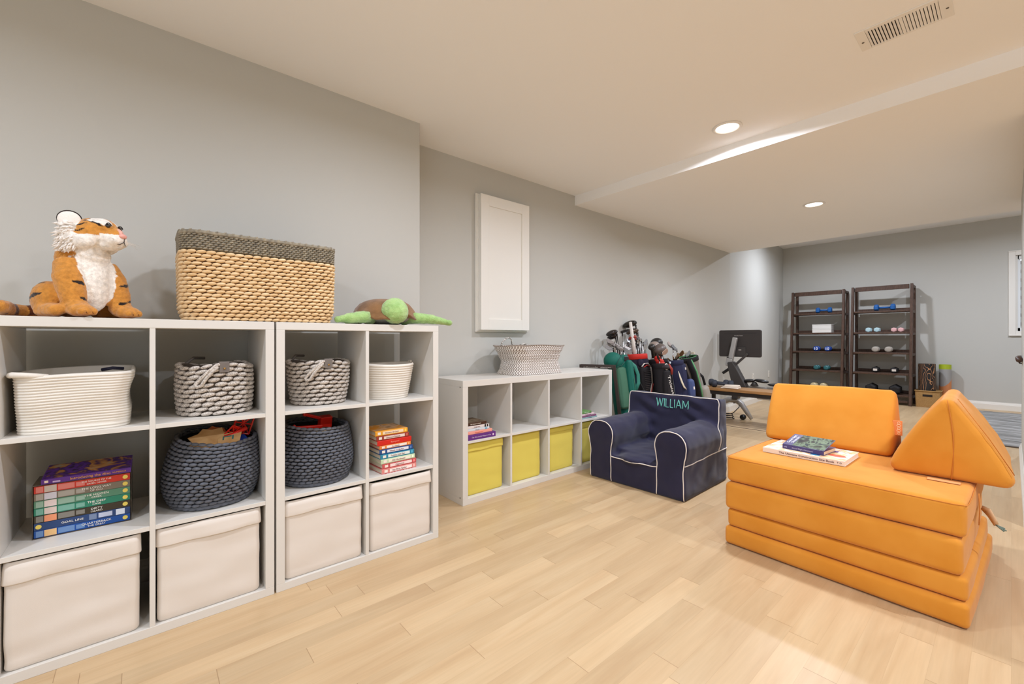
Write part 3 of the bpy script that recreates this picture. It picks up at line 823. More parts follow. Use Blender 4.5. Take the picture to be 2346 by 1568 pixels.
for s in (-1, 1):
    b = MB()
    pts = ([(.02, s * .10, .034), (.055, s * .15, .034), (.072, s * .22, .026), (.070, s * .272, .019)] if s < 0 else
           [(.02, s * .085, .034), (.06, s * .13, .038), (.088, s * .20, .034), (.104, s * .275, .021), (.110, s * .305, .016)])
    b.tube(pts, [.036, .036, .030, .016] if s < 0 else [.036, .036, .031, .021, .016], 12, flat=.82); b.ell(pts[-1], .016 if s < 0 else .017); b.ell(pts[0], .034)
    me = remesh(b, .0042, 5, .5, 'flipper', fuzz); me.materials.append(GRN)
    for v in me.vertices: v.co.z = max(v.co.z, .0015)
    part('flipper', me, None, t)
    b = MB(); b.tube([(-.14, s * .09, .024), (-.19, s * .13, .018)], [.028, .018], 10); b.ell((-.19, s * .13, .018), .018); me = remesh(b, .005, 4, .5, 'rear_flipper', fuzz); me.materials.append(GRN)
    part('rear_flipper', me, None, t)
b = MB(); rings = []
for (f, z) in ((1.0, .036), (1.10, .030), (1.14, .034), (1.10, .044), (1.02, .056), (.93, .085), (.80, .108), (.62, .124), (.40, .134), (.18, .138), (.02, .139)):
    R = []
    for i in range(96):
        a = 2 * PI * i / 96; sc = 1 + (.05 * abs(math.sin(5 * a)) - .03) * (1 if f > 1 else 0)
        R.append((-.055 + .165 * f * sc * math.cos(a), .012 + .158 * f * sc * math.sin(a), z + (.012 * math.sin(5 * a + .7) + .005 * math.sin(11 * a) if f > 1.03 else 0) + .004 * noise.noise(Vector((math.cos(a) * f * 3, math.sin(a) * f * 3, 1)))))
    rings.append(R)
b.loft(rings); part('shell', b, BRN, t, True)

# ---------------------------------------------------------------- books
PAPER = mat('book pages', (226, 216, 198), .8, .2, col2=(206, 194, 172), nscale=300, stretch=(.02, .02, 1), lo=.4, hi=.6)
CREAM = mat('cream print', (232, 224, 208), .6)
def cover_mat(col, rough=.4): return mat('cover %02x%02x%02x' % tuple(int(c) for c in col), col, rough, .4)
def art_mat(name, cols, scale=14):
    """printed cover picture: soft patches of a few colours"""
    m = bpy.data.materials.new(name); m.use_nodes = True; t = NT(m); bs = t.n['Principled BSDF']; bs.inputs['Roughness'].default_value = .6; bs.inputs['Specular IOR Level'].default_value = .2
    tc = t.new('ShaderNodeTexCoord'); nz = t.new('ShaderNodeTexNoise', i_Scale=float(scale), i_Detail=3.0, i_Distortion=1.2); t.link(tc.outputs['Object'], nz.inputs[0])
    r = t.new('ShaderNodeValToRGB'); e = r.color_ramp.elements; n = len(cols)
    while len(e) < n: e.new(.5)
    for i, c in enumerate(cols): e[i].position = .32 + .36 * i / (n - 1); e[i].color = lin(c)
    t.link(nz.outputs[0], r.inputs[0]); t.link(r.outputs[0], bs.inputs['Base Color']); return m
def book(label, loc, rz, L, D, T, col, group=None, pages=PAPER, title=None, tcol=None, tsize=None, twidth=None, blocks=(), art=None, hard=.002, tfrac=.0, italic=0.0, cat='book', name='book', rot=None):
    """lying flat: spine on the +x side, length along y, pages along -x. blocks: (y0, y1, colour, z0, z1 fractions)"""
    t = thing(name, label, cat, loc, rz, group, rot)
    cm = cover_mat(col); b = MB(); h = hard
    b.box(-D, 0, -L / 2, L / 2, 0, h); b.box(-D, 0, -L / 2, L / 2, T - h, T); b.box(-h, .0008, -L / 2, L / 2, h * .5, T - h * .5)
    part('cover', b, cm, t, bevel=min(.0012, T * .12))
    part('pages', MB().box(-D + .003, -h, -L / 2 + .003, L / 2 - .003, h, T - h), pages, t)
    if art: part('cover_picture', MB().box(-D + .001, -.004, -L / 2 + .002, L / 2 - .002, T, T + .0004), art, t)
    for (y0, y1, c, z0, z1) in blocks:
        m_ = c if not isinstance(c, tuple) else cover_mat(c, .5)
        part('spine_panel', MB().box(.0006, .0014, -L / 2 + y0 * L, -L / 2 + y1 * L, T * z0, T * z1), m_, t)
    if title:
        items = title if isinstance(title, list) else [(title, tfrac, twidth, tsize)]
        for (s, f, w, sz) in items:
            lettering(s, (sz or T * .55), cover_mat(tcol or (240, 236, 226), .5), t, basis((.0022, f * L, T / 2), (0, 1, 0), (0, 0, 1)), w, shear=italic)
    return t
# boxed set on the lower left shelf: slipcase with seven paperbacks, purple book on top
BX = XA - .113
YS = -.157
case = MB(); cd, cl, chh, w_ = .14, .244, .177, .0025
case.box(-cd, 0, -cl / 2, cl / 2, 0, w_); case.box(-cd, 0, -cl / 2, cl / 2, chh - w_, chh)
case.box(-cd, 0, -cl / 2, -cl / 2 + w_, w_, chh - w_); case.box(-cd, 0, cl / 2 - w_, cl / 2, w_, chh - w_); case.box(-cd, -cd + w_, -cl / 2, cl / 2, 0, chh)
single('book_slipcase', case, mat('slipcase print', (52, 42, 36), .35, col2=(96, 82, 66), nscale=22), 'dark printed slipcase holding seven paperbacks, in the left shelf middle cube', 'book case', (BX, YS, Z2), 0, bevel=.0008)
SETC = [((24, 76, 150), 'blue paperback, lowest in the dark slipcase', (235, 190, 130), ['QUARTERBACK', 'THE GREAT']), ((40, 66, 112), 'dark navy paperback with pale picture at right end, second from bottom of the slipcase', None, ['GOAL LINE', 'STANDS']),
        ((58, 50, 38), 'black-brown paperback third from bottom in the slipcase', (232, 150, 110), ['DIRTY', 'LIZARD']), ((40, 124, 98), 'deep green paperback with a pale spine panel, fourth from bottom in the slipcase', (214, 196, 188), ['THE DEEP', 'CAVE']),
        ((86, 134, 108), 'pale green paperback third from the top in the slipcase', (224, 208, 206), ['THE HIDDEN', 'CREEK']), ((122, 112, 98), 'grey-brown paperback second from the top in the slipcase', (206, 204, 216), ['THE LONG WAY', 'OF OLD']),
        ((196, 52, 38), 'red paperback, topmost inside the dark slipcase', (196, 184, 172), ['THE SOURCE OF THE', 'GREEN TOWER'])]
YB_ = mat('yellow publisher mark', (228, 204, 96), .5)
zz = Z2 + w_ + .0004
for i, (c, lab, pc, tt) in enumerate(SETC):
    T = .0238; L = .236
    lt = tuple(min(255, int(v * .62 + 92)) for v in c)
    bl = [(.10, .22, pc, .06, .94), (.02, .09, lt, .1, .9), (.235, .40, lt, .12, .88), (.415, .505, lt, .2, .8)] if pc else [(.84, .94, (214, 220, 232), .08, .92), (.55, .63, lt, .1, .9), (.65, .8, (190, 196, 216), .2, .85)]
    bk = book(lab, (BX - .0035, YS, zz), 0, L, .128, T, c, 'paperbacks in the slipcase', title=[(tt[0], .13 if pc else -.12, .075, T * .36), (tt[1], .13, .05, T * .3)][: 1 if not pc else 2], blocks=bl, hard=.0007)
    if pc:
        for ch in bk.children:
            if ch.name.startswith('lettering'): ch.location.z = T * .16 if ch is [k for k in bk.children if k.name.startswith('lettering')][0] else -T * .2
    f = .045 if i == 1 else .945
    part('publisher_mark', MB().cyl((.0006, -L / 2 + f * L, T / 2), (.0018, -L / 2 + f * L, T / 2), T * .3, n=14), YB_, bk)
    zz += T + .0006
book('purple paperback with orange title, lying on top of the dark slipcase', (BX + .006, YS + .010, Z2 + chh + .0010), -.02, .222, .14, .017, (86, 44, 132), title=[('Introducing the dino', .03, .1, .011), ('NUMEROUS', .36, .035, .006)], tcol=(226, 164, 78), blocks=[(.035, .075, (226, 206, 190), .3, .75), (.12, .20, (190, 170, 206), .2, .5)],
     art=art_mat('purple cover picture', [(50, 36, 60), (92, 48, 138), (60, 40, 84), (176, 120, 60), (150, 138, 116)], 16), hard=.0008, rot=(0, math.radians(7), -.02))

# nine board books
BB = [((214, 132, 124), 'pink-red chequered board book at the bottom of the nine-book stack', .190, -.0, (240, 224, 216), None), ((196, 84, 84), 'red patterned board book second from the bottom of the nine-book stack', .187, .003, (240, 214, 210), None),
      ((196, 214, 176), 'pale green board book third from the bottom of the nine-book stack', .186, -.002, (236, 232, 214), None), ((40, 128, 156), 'teal board book with white title strip in the nine-book stack', .185, -.004, (226, 232, 226), None),
      ((34, 72, 130), 'dark blue board book with white title strip in the nine-book stack', .182, -.008, (224, 224, 232), None), ((222, 128, 60), 'thin orange striped board book under the bright red one', .170, -.012, (238, 230, 220), None),
      ((206, 34, 24), 'bright red board book with pink lettering in the nine-book stack', .185, -.014, None, 'Barnyard'), ((150, 54, 40), 'dark brick red board book second from the top of the nine-book stack', .176, -.021, (226, 206, 194), None),
      ((230, 160, 40), 'yellow-orange board book on top of the nine-book stack', .174, -.026, (238, 214, 180), None)]
zz = Z2 + .0005
for i, (c, lab, L, dy, st_, ti) in enumerate(BB):
    T = (.0235, .022, .0225, .023, .0225, .018, .024, .022, .0235)[i]
    bl = []
    if st_: bl = [(.22, .86, st_, .22, .84), (.07, .16, (236, 226, 214), .25, .8), (.90, .955, tuple(min(255, v + 50) for v in c), .25, .8)]
    if i < 2: bl += [(k / 12 + .01, k / 12 + .045, (168, 50, 56), .0 if i == 0 else .86, .10 if i == 0 else .98) for k in range(1, 11)]
    book(lab, (-1.998 - .004 * i, .972 + dy, zz), .045 - .004 * i, L, .16, T, c, 'board books', blocks=bl,
         title=ti or ['Itsy Bitsy Spider', 'Opposites', 'Old Macdonald', 'Twinkle Little Star', 'Wheels on the Bus', 'Five Ducks', '', 'Dinosaur Rescue', 'Dinosaurs 123 Count'][i],
         tcol=(244, 150, 130) if ti else (150, 110, 110), tsize=T * .42, twidth=L * .42, art=art_mat('yellow cover picture', [(232, 150, 40), (222, 160, 70), (230, 190, 150), (90, 84, 66)], 10) if i == 8 else None, hard=.0022)
    zz += T + .0004
# small stack in the low shelf, left
zz = .4012 + .0005
ZL = .40155
LB = [((98, 46, 124), 'purple hardback storybook at the bottom of the small low-shelf stack', .227, .033, .19, 'The Wonderful Wizard of Oz', (214, 190, 220)), ((236, 160, 142), 'salmon pink picture book resting on the purple hardback', .205, .0195, .17, 'Rapunzel tales', (226, 120, 96)),
      ((206, 214, 220), 'pale blue and white picture book in the small low-shelf stack', .186, .014, .16, 'Little Blue', (140, 140, 150)), ((222, 210, 204), 'white picture book with black stripes at its end, second from top of the small stack', .188, .017, .16, 'Snuggle time', (150, 120, 124)),
      ((70, 44, 30), 'dark brown book with white lettering on top of the small low-shelf stack', .172, .019, .16, 'THE PUGLET COUNT', (232, 222, 206))]
ystart = 1.532
for i, (c, lab, L, T, D, ti, tc_) in enumerate(LB):
    bl = [(.80, .90, (120, 170, 190), .1, .9)] if i == 2 else [(.80, .86, (30, 26, 24), .0, 1), (.90, .95, (30, 26, 24), .0, 1)] if i == 3 else [(.88, .93, (226, 206, 226), .3, .7)] if i == 0 else []
    book(lab, (XL - .012 + (.004 if i == 0 else -.006 * i), 1.5575 + L / 2, ZL + .0003), .0, L, D, T, c, None, title=ti, tcol=tc_, tsize=T * (.42 if i == 0 else .45), twidth=L * (.68 if i == 0 else .5), tfrac=-.03, blocks=bl,
         art=art_mat('brown cover picture', [(60, 44, 34), (96, 78, 60), (120, 104, 84), (70, 52, 40)], 12) if i == 4 else None, italic=.2 if i == 0 else 0)
    ZL += T + .0005
# small stack in the low shelf, right
ZL = .40155
for i, (c, lab, L, T, ti, tc_, dy) in enumerate([((150, 176, 178), 'thin pale teal book at the bottom of the four-book stack near the armchair', .200, .0135, 'Fox and Hare', (70, 100, 110), .0), ((140, 92, 122), 'thin mauve book second from the bottom near the armchair', .188, .0135, 'Nine Lives', (200, 150, 190), -.001),
        ((232, 206, 208), 'thin pale pink book in the four-book stack near the armchair', .158, .0145, 'Princess in Black', (170, 110, 150), -.002), ((104, 146, 84), 'green book with white title on top of the stack near the armchair', .122, .019, 'GREEN GARDEN', (220, 240, 210), -.004)]):
    book(lab, (XL - .012 + .001 * i, 2.668 + L / 2 + dy * 0, ZL + .0003), 0, L, .16, T, c, None, title=ti, tcol=tc_, tsize=T * .6, twidth=L * .5); ZL += T + .0005

# ---------------------------------------------------------------- toys in the knitted baskets
TAN = mat('corrugated card', (196, 152, 100), .85, .2, col2=(214, 174, 122), nscale=20); RED = mat('red plastic', (206, 34, 22), .3, .5); BLU = mat('blue plastic', (30, 72, 170), .35)
TEAL = mat('teal print', (60, 120, 120), .6)
def slab(poly, th): return MB().prism(poly, 0, th)
kx, ky, kz = -2.150, .214, Z2
def toy(name, label, mb, m, loc, rot, bevel=.0015): return single(name, mb, m, label, 'toy', loc, rot=rot, bevel=bevel)
star = []
for i in range(14):
    r = .062 if i % 2 else .046; star.append((r * math.cos(2 * PI * i / 14), r * 1.25 * math.sin(2 * PI * i / 14)))
toy('cardboard_cutout', 'large tan cardboard cutout with jagged edge heaped in the left knitted basket', slab(star, .004), TAN, (kx + .048, ky - .016, kz + .258), (.25, .55, .3))
o = toy('cardboard_cutout', 'small tan cardboard tab lettered beside the jagged cutout in the left basket', slab([(-.03, -.04), (.035, -.035), (.04, .0), (.03, .04), (-.03, .045)], .004), TAN, (kx + .070, ky + .048, kz + .256), (.1, .5, -.2))
part('blue_print', MB().box(-.01, .012, -.02, -.015, .004, .0046).box(-.01, -.004, -.02, .01, .004, .0046).box(-.01, .014, .012, .018, .004, .0046), TEAL, o)
toy('cardboard_cutout', 'tan cardboard piece with orange edge at the back of the left knitted basket', slab([(-.04, -.03), (.03, -.05), (.05, .02), (.0, .05), (-.04, .03)], .004).box(-.04, .03, .028, .034, 0, .006), mat('orange card', (212, 122, 70), .8), (kx + .01, ky + .005, kz + .268), (.3, .35, .8))
def lattice(w, h, r=.003):
    b = MB(); c = [(-w, -h), (w, -h), (w, h), (-w, h)]
    for i in range(4): b.tube([(0, *c[i]), (0, *c[(i + 1) % 4])], r, 6)
    for i in range(2): b.tube([(0, *c[i]), (0, *c[i + 2])], r * .8, 6)
    b.tube([(0, -w, 0), (0, w, 0)], r * .8, 6); b.tube([(0, 0, -h), (0, 0, h)], r * .8, 6)
    b.box(-.0008, .0008, -w, w, h * .7, h)
    return b
o = single('lattice_toy', lattice(.031, .043, .0036), RED, 'red square lattice toy panel standing up in the left knitted basket', 'toy', (kx + .020, ky + .108, kz + .302), rot=(-.28, .1, -.1), smooth=False)
single('lattice_toy', lattice(.028, .030, .0034), RED, 'smaller red lattice toy panel leaning lower in the left knitted basket', 'toy', (kx + .040, ky + .070, kz + .268), rot=(-.6, .5, .1))
single('toy_bar', MB().tube([(0, -.04, 0), (0, -.01, .008), (0, .04, .03)], .008, 8), RED, 'red plastic toy arm joining the lattice panels in the left basket', 'toy', (kx + .055, ky + .075, kz + .258), smooth=True)
single('toy_sheet', slab([(-.04, -.03), (.03, -.035), (.035, .035), (-.03, .03)], .003), BLU, 'blue plastic toy sheet at the right rim inside the left knitted basket', 'toy', (kx + .045, ky + .088, kz + .236), rot=(.1, .5, .3))
kx, ky = -2.150, .618
b = MB(); b.box(-.018, .018, -.028, .028, -.026, .028); b.bar((0, -.02, .02), (.0, -.105, .052), .016, .014); b.bar((0, .02, .0), (0, .0, -.03), .02, .02)
single('toy_clip', b, RED, 'red plastic toy clip with long arm sticking out of the right knitted basket', 'toy', (kx - .01, ky + .045, kz + .262), rot=(0, .2, .1), bevel=.003)
single('toy_clip', MB().bar((0, .0, .0), (0, -.115, .0), .018, .014).bar((0, -.115, 0), (0, -.125, .014), .016, .012), RED, 'flat red plastic toy arm lying low in the right knitted basket', 'toy', (kx + .03, ky + .02, kz + .249), rot=(-.05, .1, .0), bevel=.003)
single('toy_heap', MB().ell((0, 0, 0), (.085, .085, .02), nu=20), mat('cream toy fabric', (196, 180, 150), .9, col2=(60, 54, 50), nscale=30, lo=.45, hi=.55), 'cream and dark toy pieces filling the right knitted basket', 'toy', (kx - .01, ky, kz + .222), smooth=True)
single('toy_heap', MB().ell((0, 0, 0), (.085, .085, .02), nu=20), mat('dark toy pieces', (66, 62, 52), .9, col2=(130, 120, 60), nscale=30, lo=.45, hi=.55), 'dark toy pieces filling the left knitted basket under the cardboard', 'toy', (-2.16, .214, kz + .222), smooth=True)

# ---------------------------------------------------------------- chevron basket on the low shelf
def chevron():
    m = bpy.data.materials.new('chevron weave'); m.use_nodes = True; t = NT(m); bs = t.n['Principled BSDF']; bs.inputs['Roughness'].default_value = .7
    uv = t.new('ShaderNodeUVMap', uv_map='uv'); sp = t.new('ShaderNodeSeparateXYZ'); t.link(uv.outputs[0], sp.inputs[0])
    u, v = sp.outputs[0], sp.outputs[1]
    fr = t.math('FRACT', v); tri = t.math('ABSOLUTE', t.math('SUBTRACT', fr, .5))
    ph = t.math('FRACT', t.math('ADD', u, t.math('MULTIPLY', tri, 1.5)))
    on = t.math('LESS_THAN', ph, .47)
    nz = t.new('ShaderNodeTexNoise', i_Scale=900.0); r = t.math('MULTIPLY', nz.outputs[0], .2)
    t.link(t.mix(on, lin((238, 232, 226)), lin((128, 114, 104))), bs.inputs['Base Color'])
    bp = t.new('ShaderNodeBump', i_Strength=.5, i_Distance=.004)
    hh = t.math('ADD', t.math('MULTIPLY', t.math('SINE', t.math('MULTIPLY', v, 2 * PI)), .5), t.math('MULTIPLY', t.math('SINE', t.math('MULTIPLY', ph, 4 * PI)), .25))
    t.link(hh, bp.inputs['Height']); t.link(bp.outputs[0], bs.inputs['Normal']); return m
CHV = chevron()
t = thing('chevron_basket', 'grey and white chevron woven basket with handles on the low shelf', 'basket', (-2.425, 2.262, .787))
b = MB(); rows = []
prof = [(0, .0, 1.0), (.02, .006, 1.0), (.20, .2, .93), (.45, .47, .87), (.7, .72, .97), (.9, .92, 1.13), (1, 1.0, 1.2)]
def zprof(k):
    for i in range(len(prof) - 1):
        if prof[i][0] <= k <= prof[i + 1][0]:
            f = (k - prof[i][0]) / (prof[i + 1][0] - prof[i][0]); f = f * f * (3 - 2 * f); return prof[i][2] + (prof[i + 1][2] - prof[i][2]) * f
    return 1.2
HZ = .215
for j in range(35):
    k = j / 34; s = zprof(k); R = []
    for p, q in resample(rrect(.29, .50, .07 + .03 * k, 8), 120):
        x, y = p.x * (s * .55 + .45 if True else 1), p.y * s
        nn = noise.noise(Vector((p.x * 7, p.y * 6, k * 2.2)))
        R.append((x + .012 * nn * k, y + .010 * nn, HZ * k + (.010 * noise.noise(Vector((p.x * 9, p.y * 7, 4))) - .012 * abs(p.y / .25) * 0) * k * k + (.012 if False else 0)))
    rows.append(R)
out = [[(x * .95, y * .965, z) for x, y, z in r] for r in reversed(rows[3:])]
b.loft(rows, uv=(74, 11), cap1=False); b.loft([rows[-1]] + out, cap0=False, uv=(74, 10))
part('woven_body', b, CHV, t, True)
b = MB(); b.tube([Vector(p) for p in rows[-1]], .0035, 6, closed=True); part('rim_binding', b, mat('taupe binding', (150, 138, 128), .7), t, True)
for sx, y0 in ((-1, -.10), (1, .03)):
    x = sx * .150; h0 = HZ - .01
    if sx < 0: pts = [(x, -.165, h0), (x, -.155, h0 + .03), (x, -.115, h0 + .062), (x, -.075, h0 + .07), (x, -.055, h0 + .045), (x, -.05, h0)]
    else: pts = [(x, .02, h0), (x - .01, .03, h0 + .012), (x - .015, .08, h0 + .018), (x - .01, .13, h0 + .012), (x, .14, h0)]
    pts = [(p[0] if sx < 0 else p[0] - .29, p[1] * (1 if sx < 0 else 1), p[2]) for p in pts]
    b = MB(); b.tube(pts, .005, 8); rg = []
    part('carry_handle', b, mat('striped handle', (226, 218, 210), .7, col2=(120, 108, 98), nscale=110, ndet=0, lo=.48, hi=.52), t, True)
single('folded_blanket', MB().ell((0, 0, 0), (.10, .19, .05), nu=20), mat('teal blanket', (110, 176, 160), .9, bump=(60, .5, .01)), 'soft teal green blanket inside the chevron basket', 'blanket', (-2.43, 2.235, .95), smooth=True)
# ---------------------------------------------------------------- child's armchair
NAVY = mat('navy twill', (38, 37, 60), .85, .2, bump=(900, .3, .0006), sheen=.2, col2=(44, 43, 67), nscale=5)
PIPE = mat('white piping', (232, 224, 216), .7)
t = thing('armchair', 'small navy kids armchair with white piping and WILLIAM on the back', 'armchair', (-1.737, 2.600, 0), math.radians(1.7))
Wc, Dc = .765, .70
def arm_poly(cx, sgn):
    """arm front outline in xz, mushroom shaped"""
    P = [(.098, 0), (.098, .06), (.096, .14), (.094, .20), (.100, .25), (.112, .30), (.116, .345), (.108, .385), (.085, .42), (.05, .440), (0, .447)]
    return [(cx + x, z) for x, z in P] + [(cx - x, z) for x, z in reversed(P[:-1])]
b = MB(); Ty = Matrix(((1, 0, 0, 0), (0, 0, 1, 0), (0, 1, 0, 0), (0, 0, 0, 1)))     # prism axis -> y
for sx in (-1, 1):
    cx = sx * (Wc / 2 - .105)
    b.prism([(x, z) for x, z in arm_poly(cx, sx)][::-1], .012, .60, 0, Ty)
b.box(-.27, .27, .014, .6, 0.0, .20); b.box(-Wc / 2 + .008, Wc / 2 - .008, .1, Dc, 0, .235)
b.prism([(.53, .0), (Dc, 0), (Dc, .20), (Dc - .012, .60), (.562, .612), (.548, .45), (.525, .22)], -Wc / 2 + .006, Wc / 2 - .006, 0, Matrix(((0, 0, 1, 0), (1, 0, 0, 0), (0, 1, 0, 0), (0, 0, 0, 1))))
b.ell((0, .27, .195), (.205, .30, .045), nu=24)
def cdisp(p, n):
    d = .006 * noise.noise(Vector((p.x * 7, p.y * 7, p.z * 7))) + .0035 * noise.noise(Vector((p.x * 16, p.y * 13, p.z * 18)))
    if p.z < .02: d *= .2
    # creases where the arms meet the back
    k = math.exp(-((abs(p.x) - .20) / .09) ** 2 - ((p.y - .50) / .10) ** 2) * .008
    return d + k * math.sin(60 * p.z + 25 * p.x)
cme = remesh(b, .0105, 5, .5, 'cover', cdisp)
for v in cme.vertices: v.co.z = max(v.co.z, .001)
cme.materials.append(NAVY); part('slipcover', cme, None, t)
bvh = BVHTree.FromPolygons([v.co for v in cme.vertices], [tuple(p.vertices) for p in cme.polygons])
def snap(pts, off=.001, n=40):
    P = []; V = [Vector(p) for p in pts]; S = [0]
    for i in range(len(V) - 1): S.append(S[-1] + (V[i + 1] - V[i]).length)
    for k in range(n + 1):
        s = S[-1] * k / n; j = 0
        while j < len(S) - 2 and S[j + 1] < s: j += 1
        f = (s - S[j]) / max(S[j + 1] - S[j], 1e-9); P.append(V[j].lerp(V[j + 1], f))
    out = []
    for p in P:
        h = bvh.find_nearest(p); out.append(h[0] + h[1] * off)
    for _ in range(2): out = [out[0]] + [(out[i - 1] + out[i] * 2 + out[i + 1]) / 4 for i in range(1, len(out) - 1)] + [out[-1]]
    return out
def piping(pts, n=60): part('piping', MB().tube(snap(pts, .0015, n), .0034, 6), PIPE, t, True)
for sx in (-1, 1):
    cx = sx * (Wc / 2 - .105)
    piping([(x, .004, z) for x, z in arm_poly(cx, sx)], 110)
piping([(-.182, -.02, .192), (-.12, -.02, .186), (0, -.02, .182), (.12, -.02, .186), (.182, -.02, .192)], 16)
yb = .545; wx = Wc / 2 - .004
for pts in ([(-wx, .60, .235), (-wx, .535, .42), (-wx, .545, .60), (-wx + .012, .550, .618), (0, .555, .622), (wx - .012, .55, .618), (wx, .545, .60), (wx, .535, .42), (wx, .60, .235)],):
    piping([(-wx, .535, .235), (-wx, .53, .40), (-wx, .545, .585), (-wx + .02, .552, .622), (0, .556, .626), (wx - .02, .552, .622), (wx, .545, .585), (wx, .53, .40), (wx, .535, .235)], 150)
for sx in (-1, 1): piping([(sx * .382, .02, .225), (sx * .382, .10, .228), (sx * .39, .3, .232), (sx * .39, .5, .238), (sx * .39, .70, .24)], 50)
AQ = mat('aqua embroidery', (112, 190, 176), .7)
LET = {'W': (1.25, [[(0, 1), (.30, 0), (.62, .98), (.94, 0), (1.25, 1)]]), 'I': (.0, [[(0, 0), (0, 1)]]), 'L': (.55, [[(0, 1), (0, 0), (.55, 0)]]),
       'A': (.92, [[(0, 0), (.46, 1), (.92, 0)], [(.17, .34), (.75, .34)]]), 'M': (.95, [[(0, 0), (0, 1), (.475, .22), (.95, 1), (.95, 0)]])}
b = MB(); hL = .066; x = 0
strokes = []
for ch in 'WILLIAM':
    w, ss = LET[ch]
    for q in ss: strokes.append([((x + u) * hL, v * hL) for u, v in q])
    x += w + .30
tw = (x - .30) * hL; kx_ = .262 / tw
for q in strokes:
    pts = []
    for (u0, v0), (u1, v1) in zip(q, q[1:]):
        for k in range(7): pts.append(((u0 + (u1 - u0) * k / 7), (v0 + (v1 - v0) * k / 7)))
    pts.append(q[-1]); P3 = []
    for u, v in pts:
        X = .012 + (u - tw / 2) * kx_; Z = .510 + v; h = bvh.ray_cast(Vector((X, .3, Z)), Vector((0, 1, 0))); P3.append(Vector((X, (h[0].y if h[0] else .55) - .0012, Z)))
    b.tube(P3, .0036, 6)
part('embroidered_name', b, AQ, t, True)

# ---------------------------------------------------------------- orange play couch
ORG = mat('orange microsuede', (208, 135, 43), .88, .2, col2=(215, 144, 53), nscale=7, sheen=.15, bump=(26, .15, .004))
SEAM = mat('orange seam', (196, 118, 40), .8)
def wr_fn(seed, amp=.0025):
    def f(q): 
        n = noise.noise(Vector((q.x * 6 + seed, q.y * 6, q.z * 9))) * amp + noise.noise(Vector((q.x * 20, q.y * 16 + seed, q.z * 30))) * amp * .3
        return Vector((q.x + n, q.y + n, q.z))
    return f
def half(name, parent, x0, x1, y0, y1, z0, h, rz, seed, r=.018, seam=False):
    b = MB(); T = Matrix.Translation(((x0 + x1) / 2, (y0 + y1) / 2, z0)) @ Matrix.Rotation(rz, 4, 'Z')
    soft_box(b, x1 - x0, y1 - y0, h, r, .006, 12, 0, T, wr_fn(seed), bz=.0)
    p = part(name, b, ORG, parent, True)
    b = MB(); w, d = (x1 - x0) / 2, (y1 - y0) / 2
    f = wr_fn(seed)
    for z in (h - .010,):
        pts = [T @ f(Vector((a.x, a.y, z))) for a, q in resample(rrect(2 * w + .004, 2 * d + .004, r, 5), 100)]
        b.tube(pts, .0016, 5, closed=True)
    if seam: part('seam', b, SEAM, p, True)
    return p
t = thing('folding_cushion', 'thin folded orange play couch mat at the bottom of the stack', 'cushion', (0, 0, 0))
half('lower_half', t, -.945, -.078, 2.252, 3.19, .002, .090, math.radians(-2.2), 1.0)
half('upper_half', t, -.94, -.088, 2.262, 3.15, .0935, .089, math.radians(-1.6), 2.0)
t = thing('folding_cushion', 'thick folded orange play couch cushion carrying books and wedges', 'cushion', (0, 0, .184))
half('lower_half', t, -.95, -.102, 2.252, 3.10, .0, .134, math.radians(-1.4), 3.0, .022)
up = half('upper_half', t, -.95, -.096, 2.268, 3.10, .1355, .132, math.radians(-1.2), 4.0, .022, True)
# vertical corner zip, side strap loop and small wear marks
b = MB(); b.tube([(-.083, 2.50, .13), (-.081, 2.50, .19), (-.083, 2.50, .255)], .0016, 5); part('seam', b, SEAM, up, True)
b = MB(); b.tube([(-.078, 2.62, .17), (-.060, 2.61, .168), (-.045, 2.60, .135), (-.040, 2.595, .120)], .0035, 6, flat=3); b.tube([(-.078, 2.64, .165), (-.058, 2.62, .145), (-.040, 2.597, .118)], .0035, 6, flat=3)
part('strap_loop', b, mat('pale strap', (206, 170, 130), .7), t, True)
b = MB()
for dx, dy in ((0, 0), (.006, .004), (.004, -.005), (.010, -.002)): b.tube([(-.041, 2.596, .119), (-.022 + dx, 2.588 + dy, .108 + dy)], .0028, 5)
part('strap_fray', b, mat('frayed teal strap end', (110, 128, 118), .8), t, True)
part('side_tag', MB().box(-.235, -.135, 2.525, 2.56, .2695, .2720), mat('pale orange tag', (228, 160, 104), .6), t, bevel=.001)
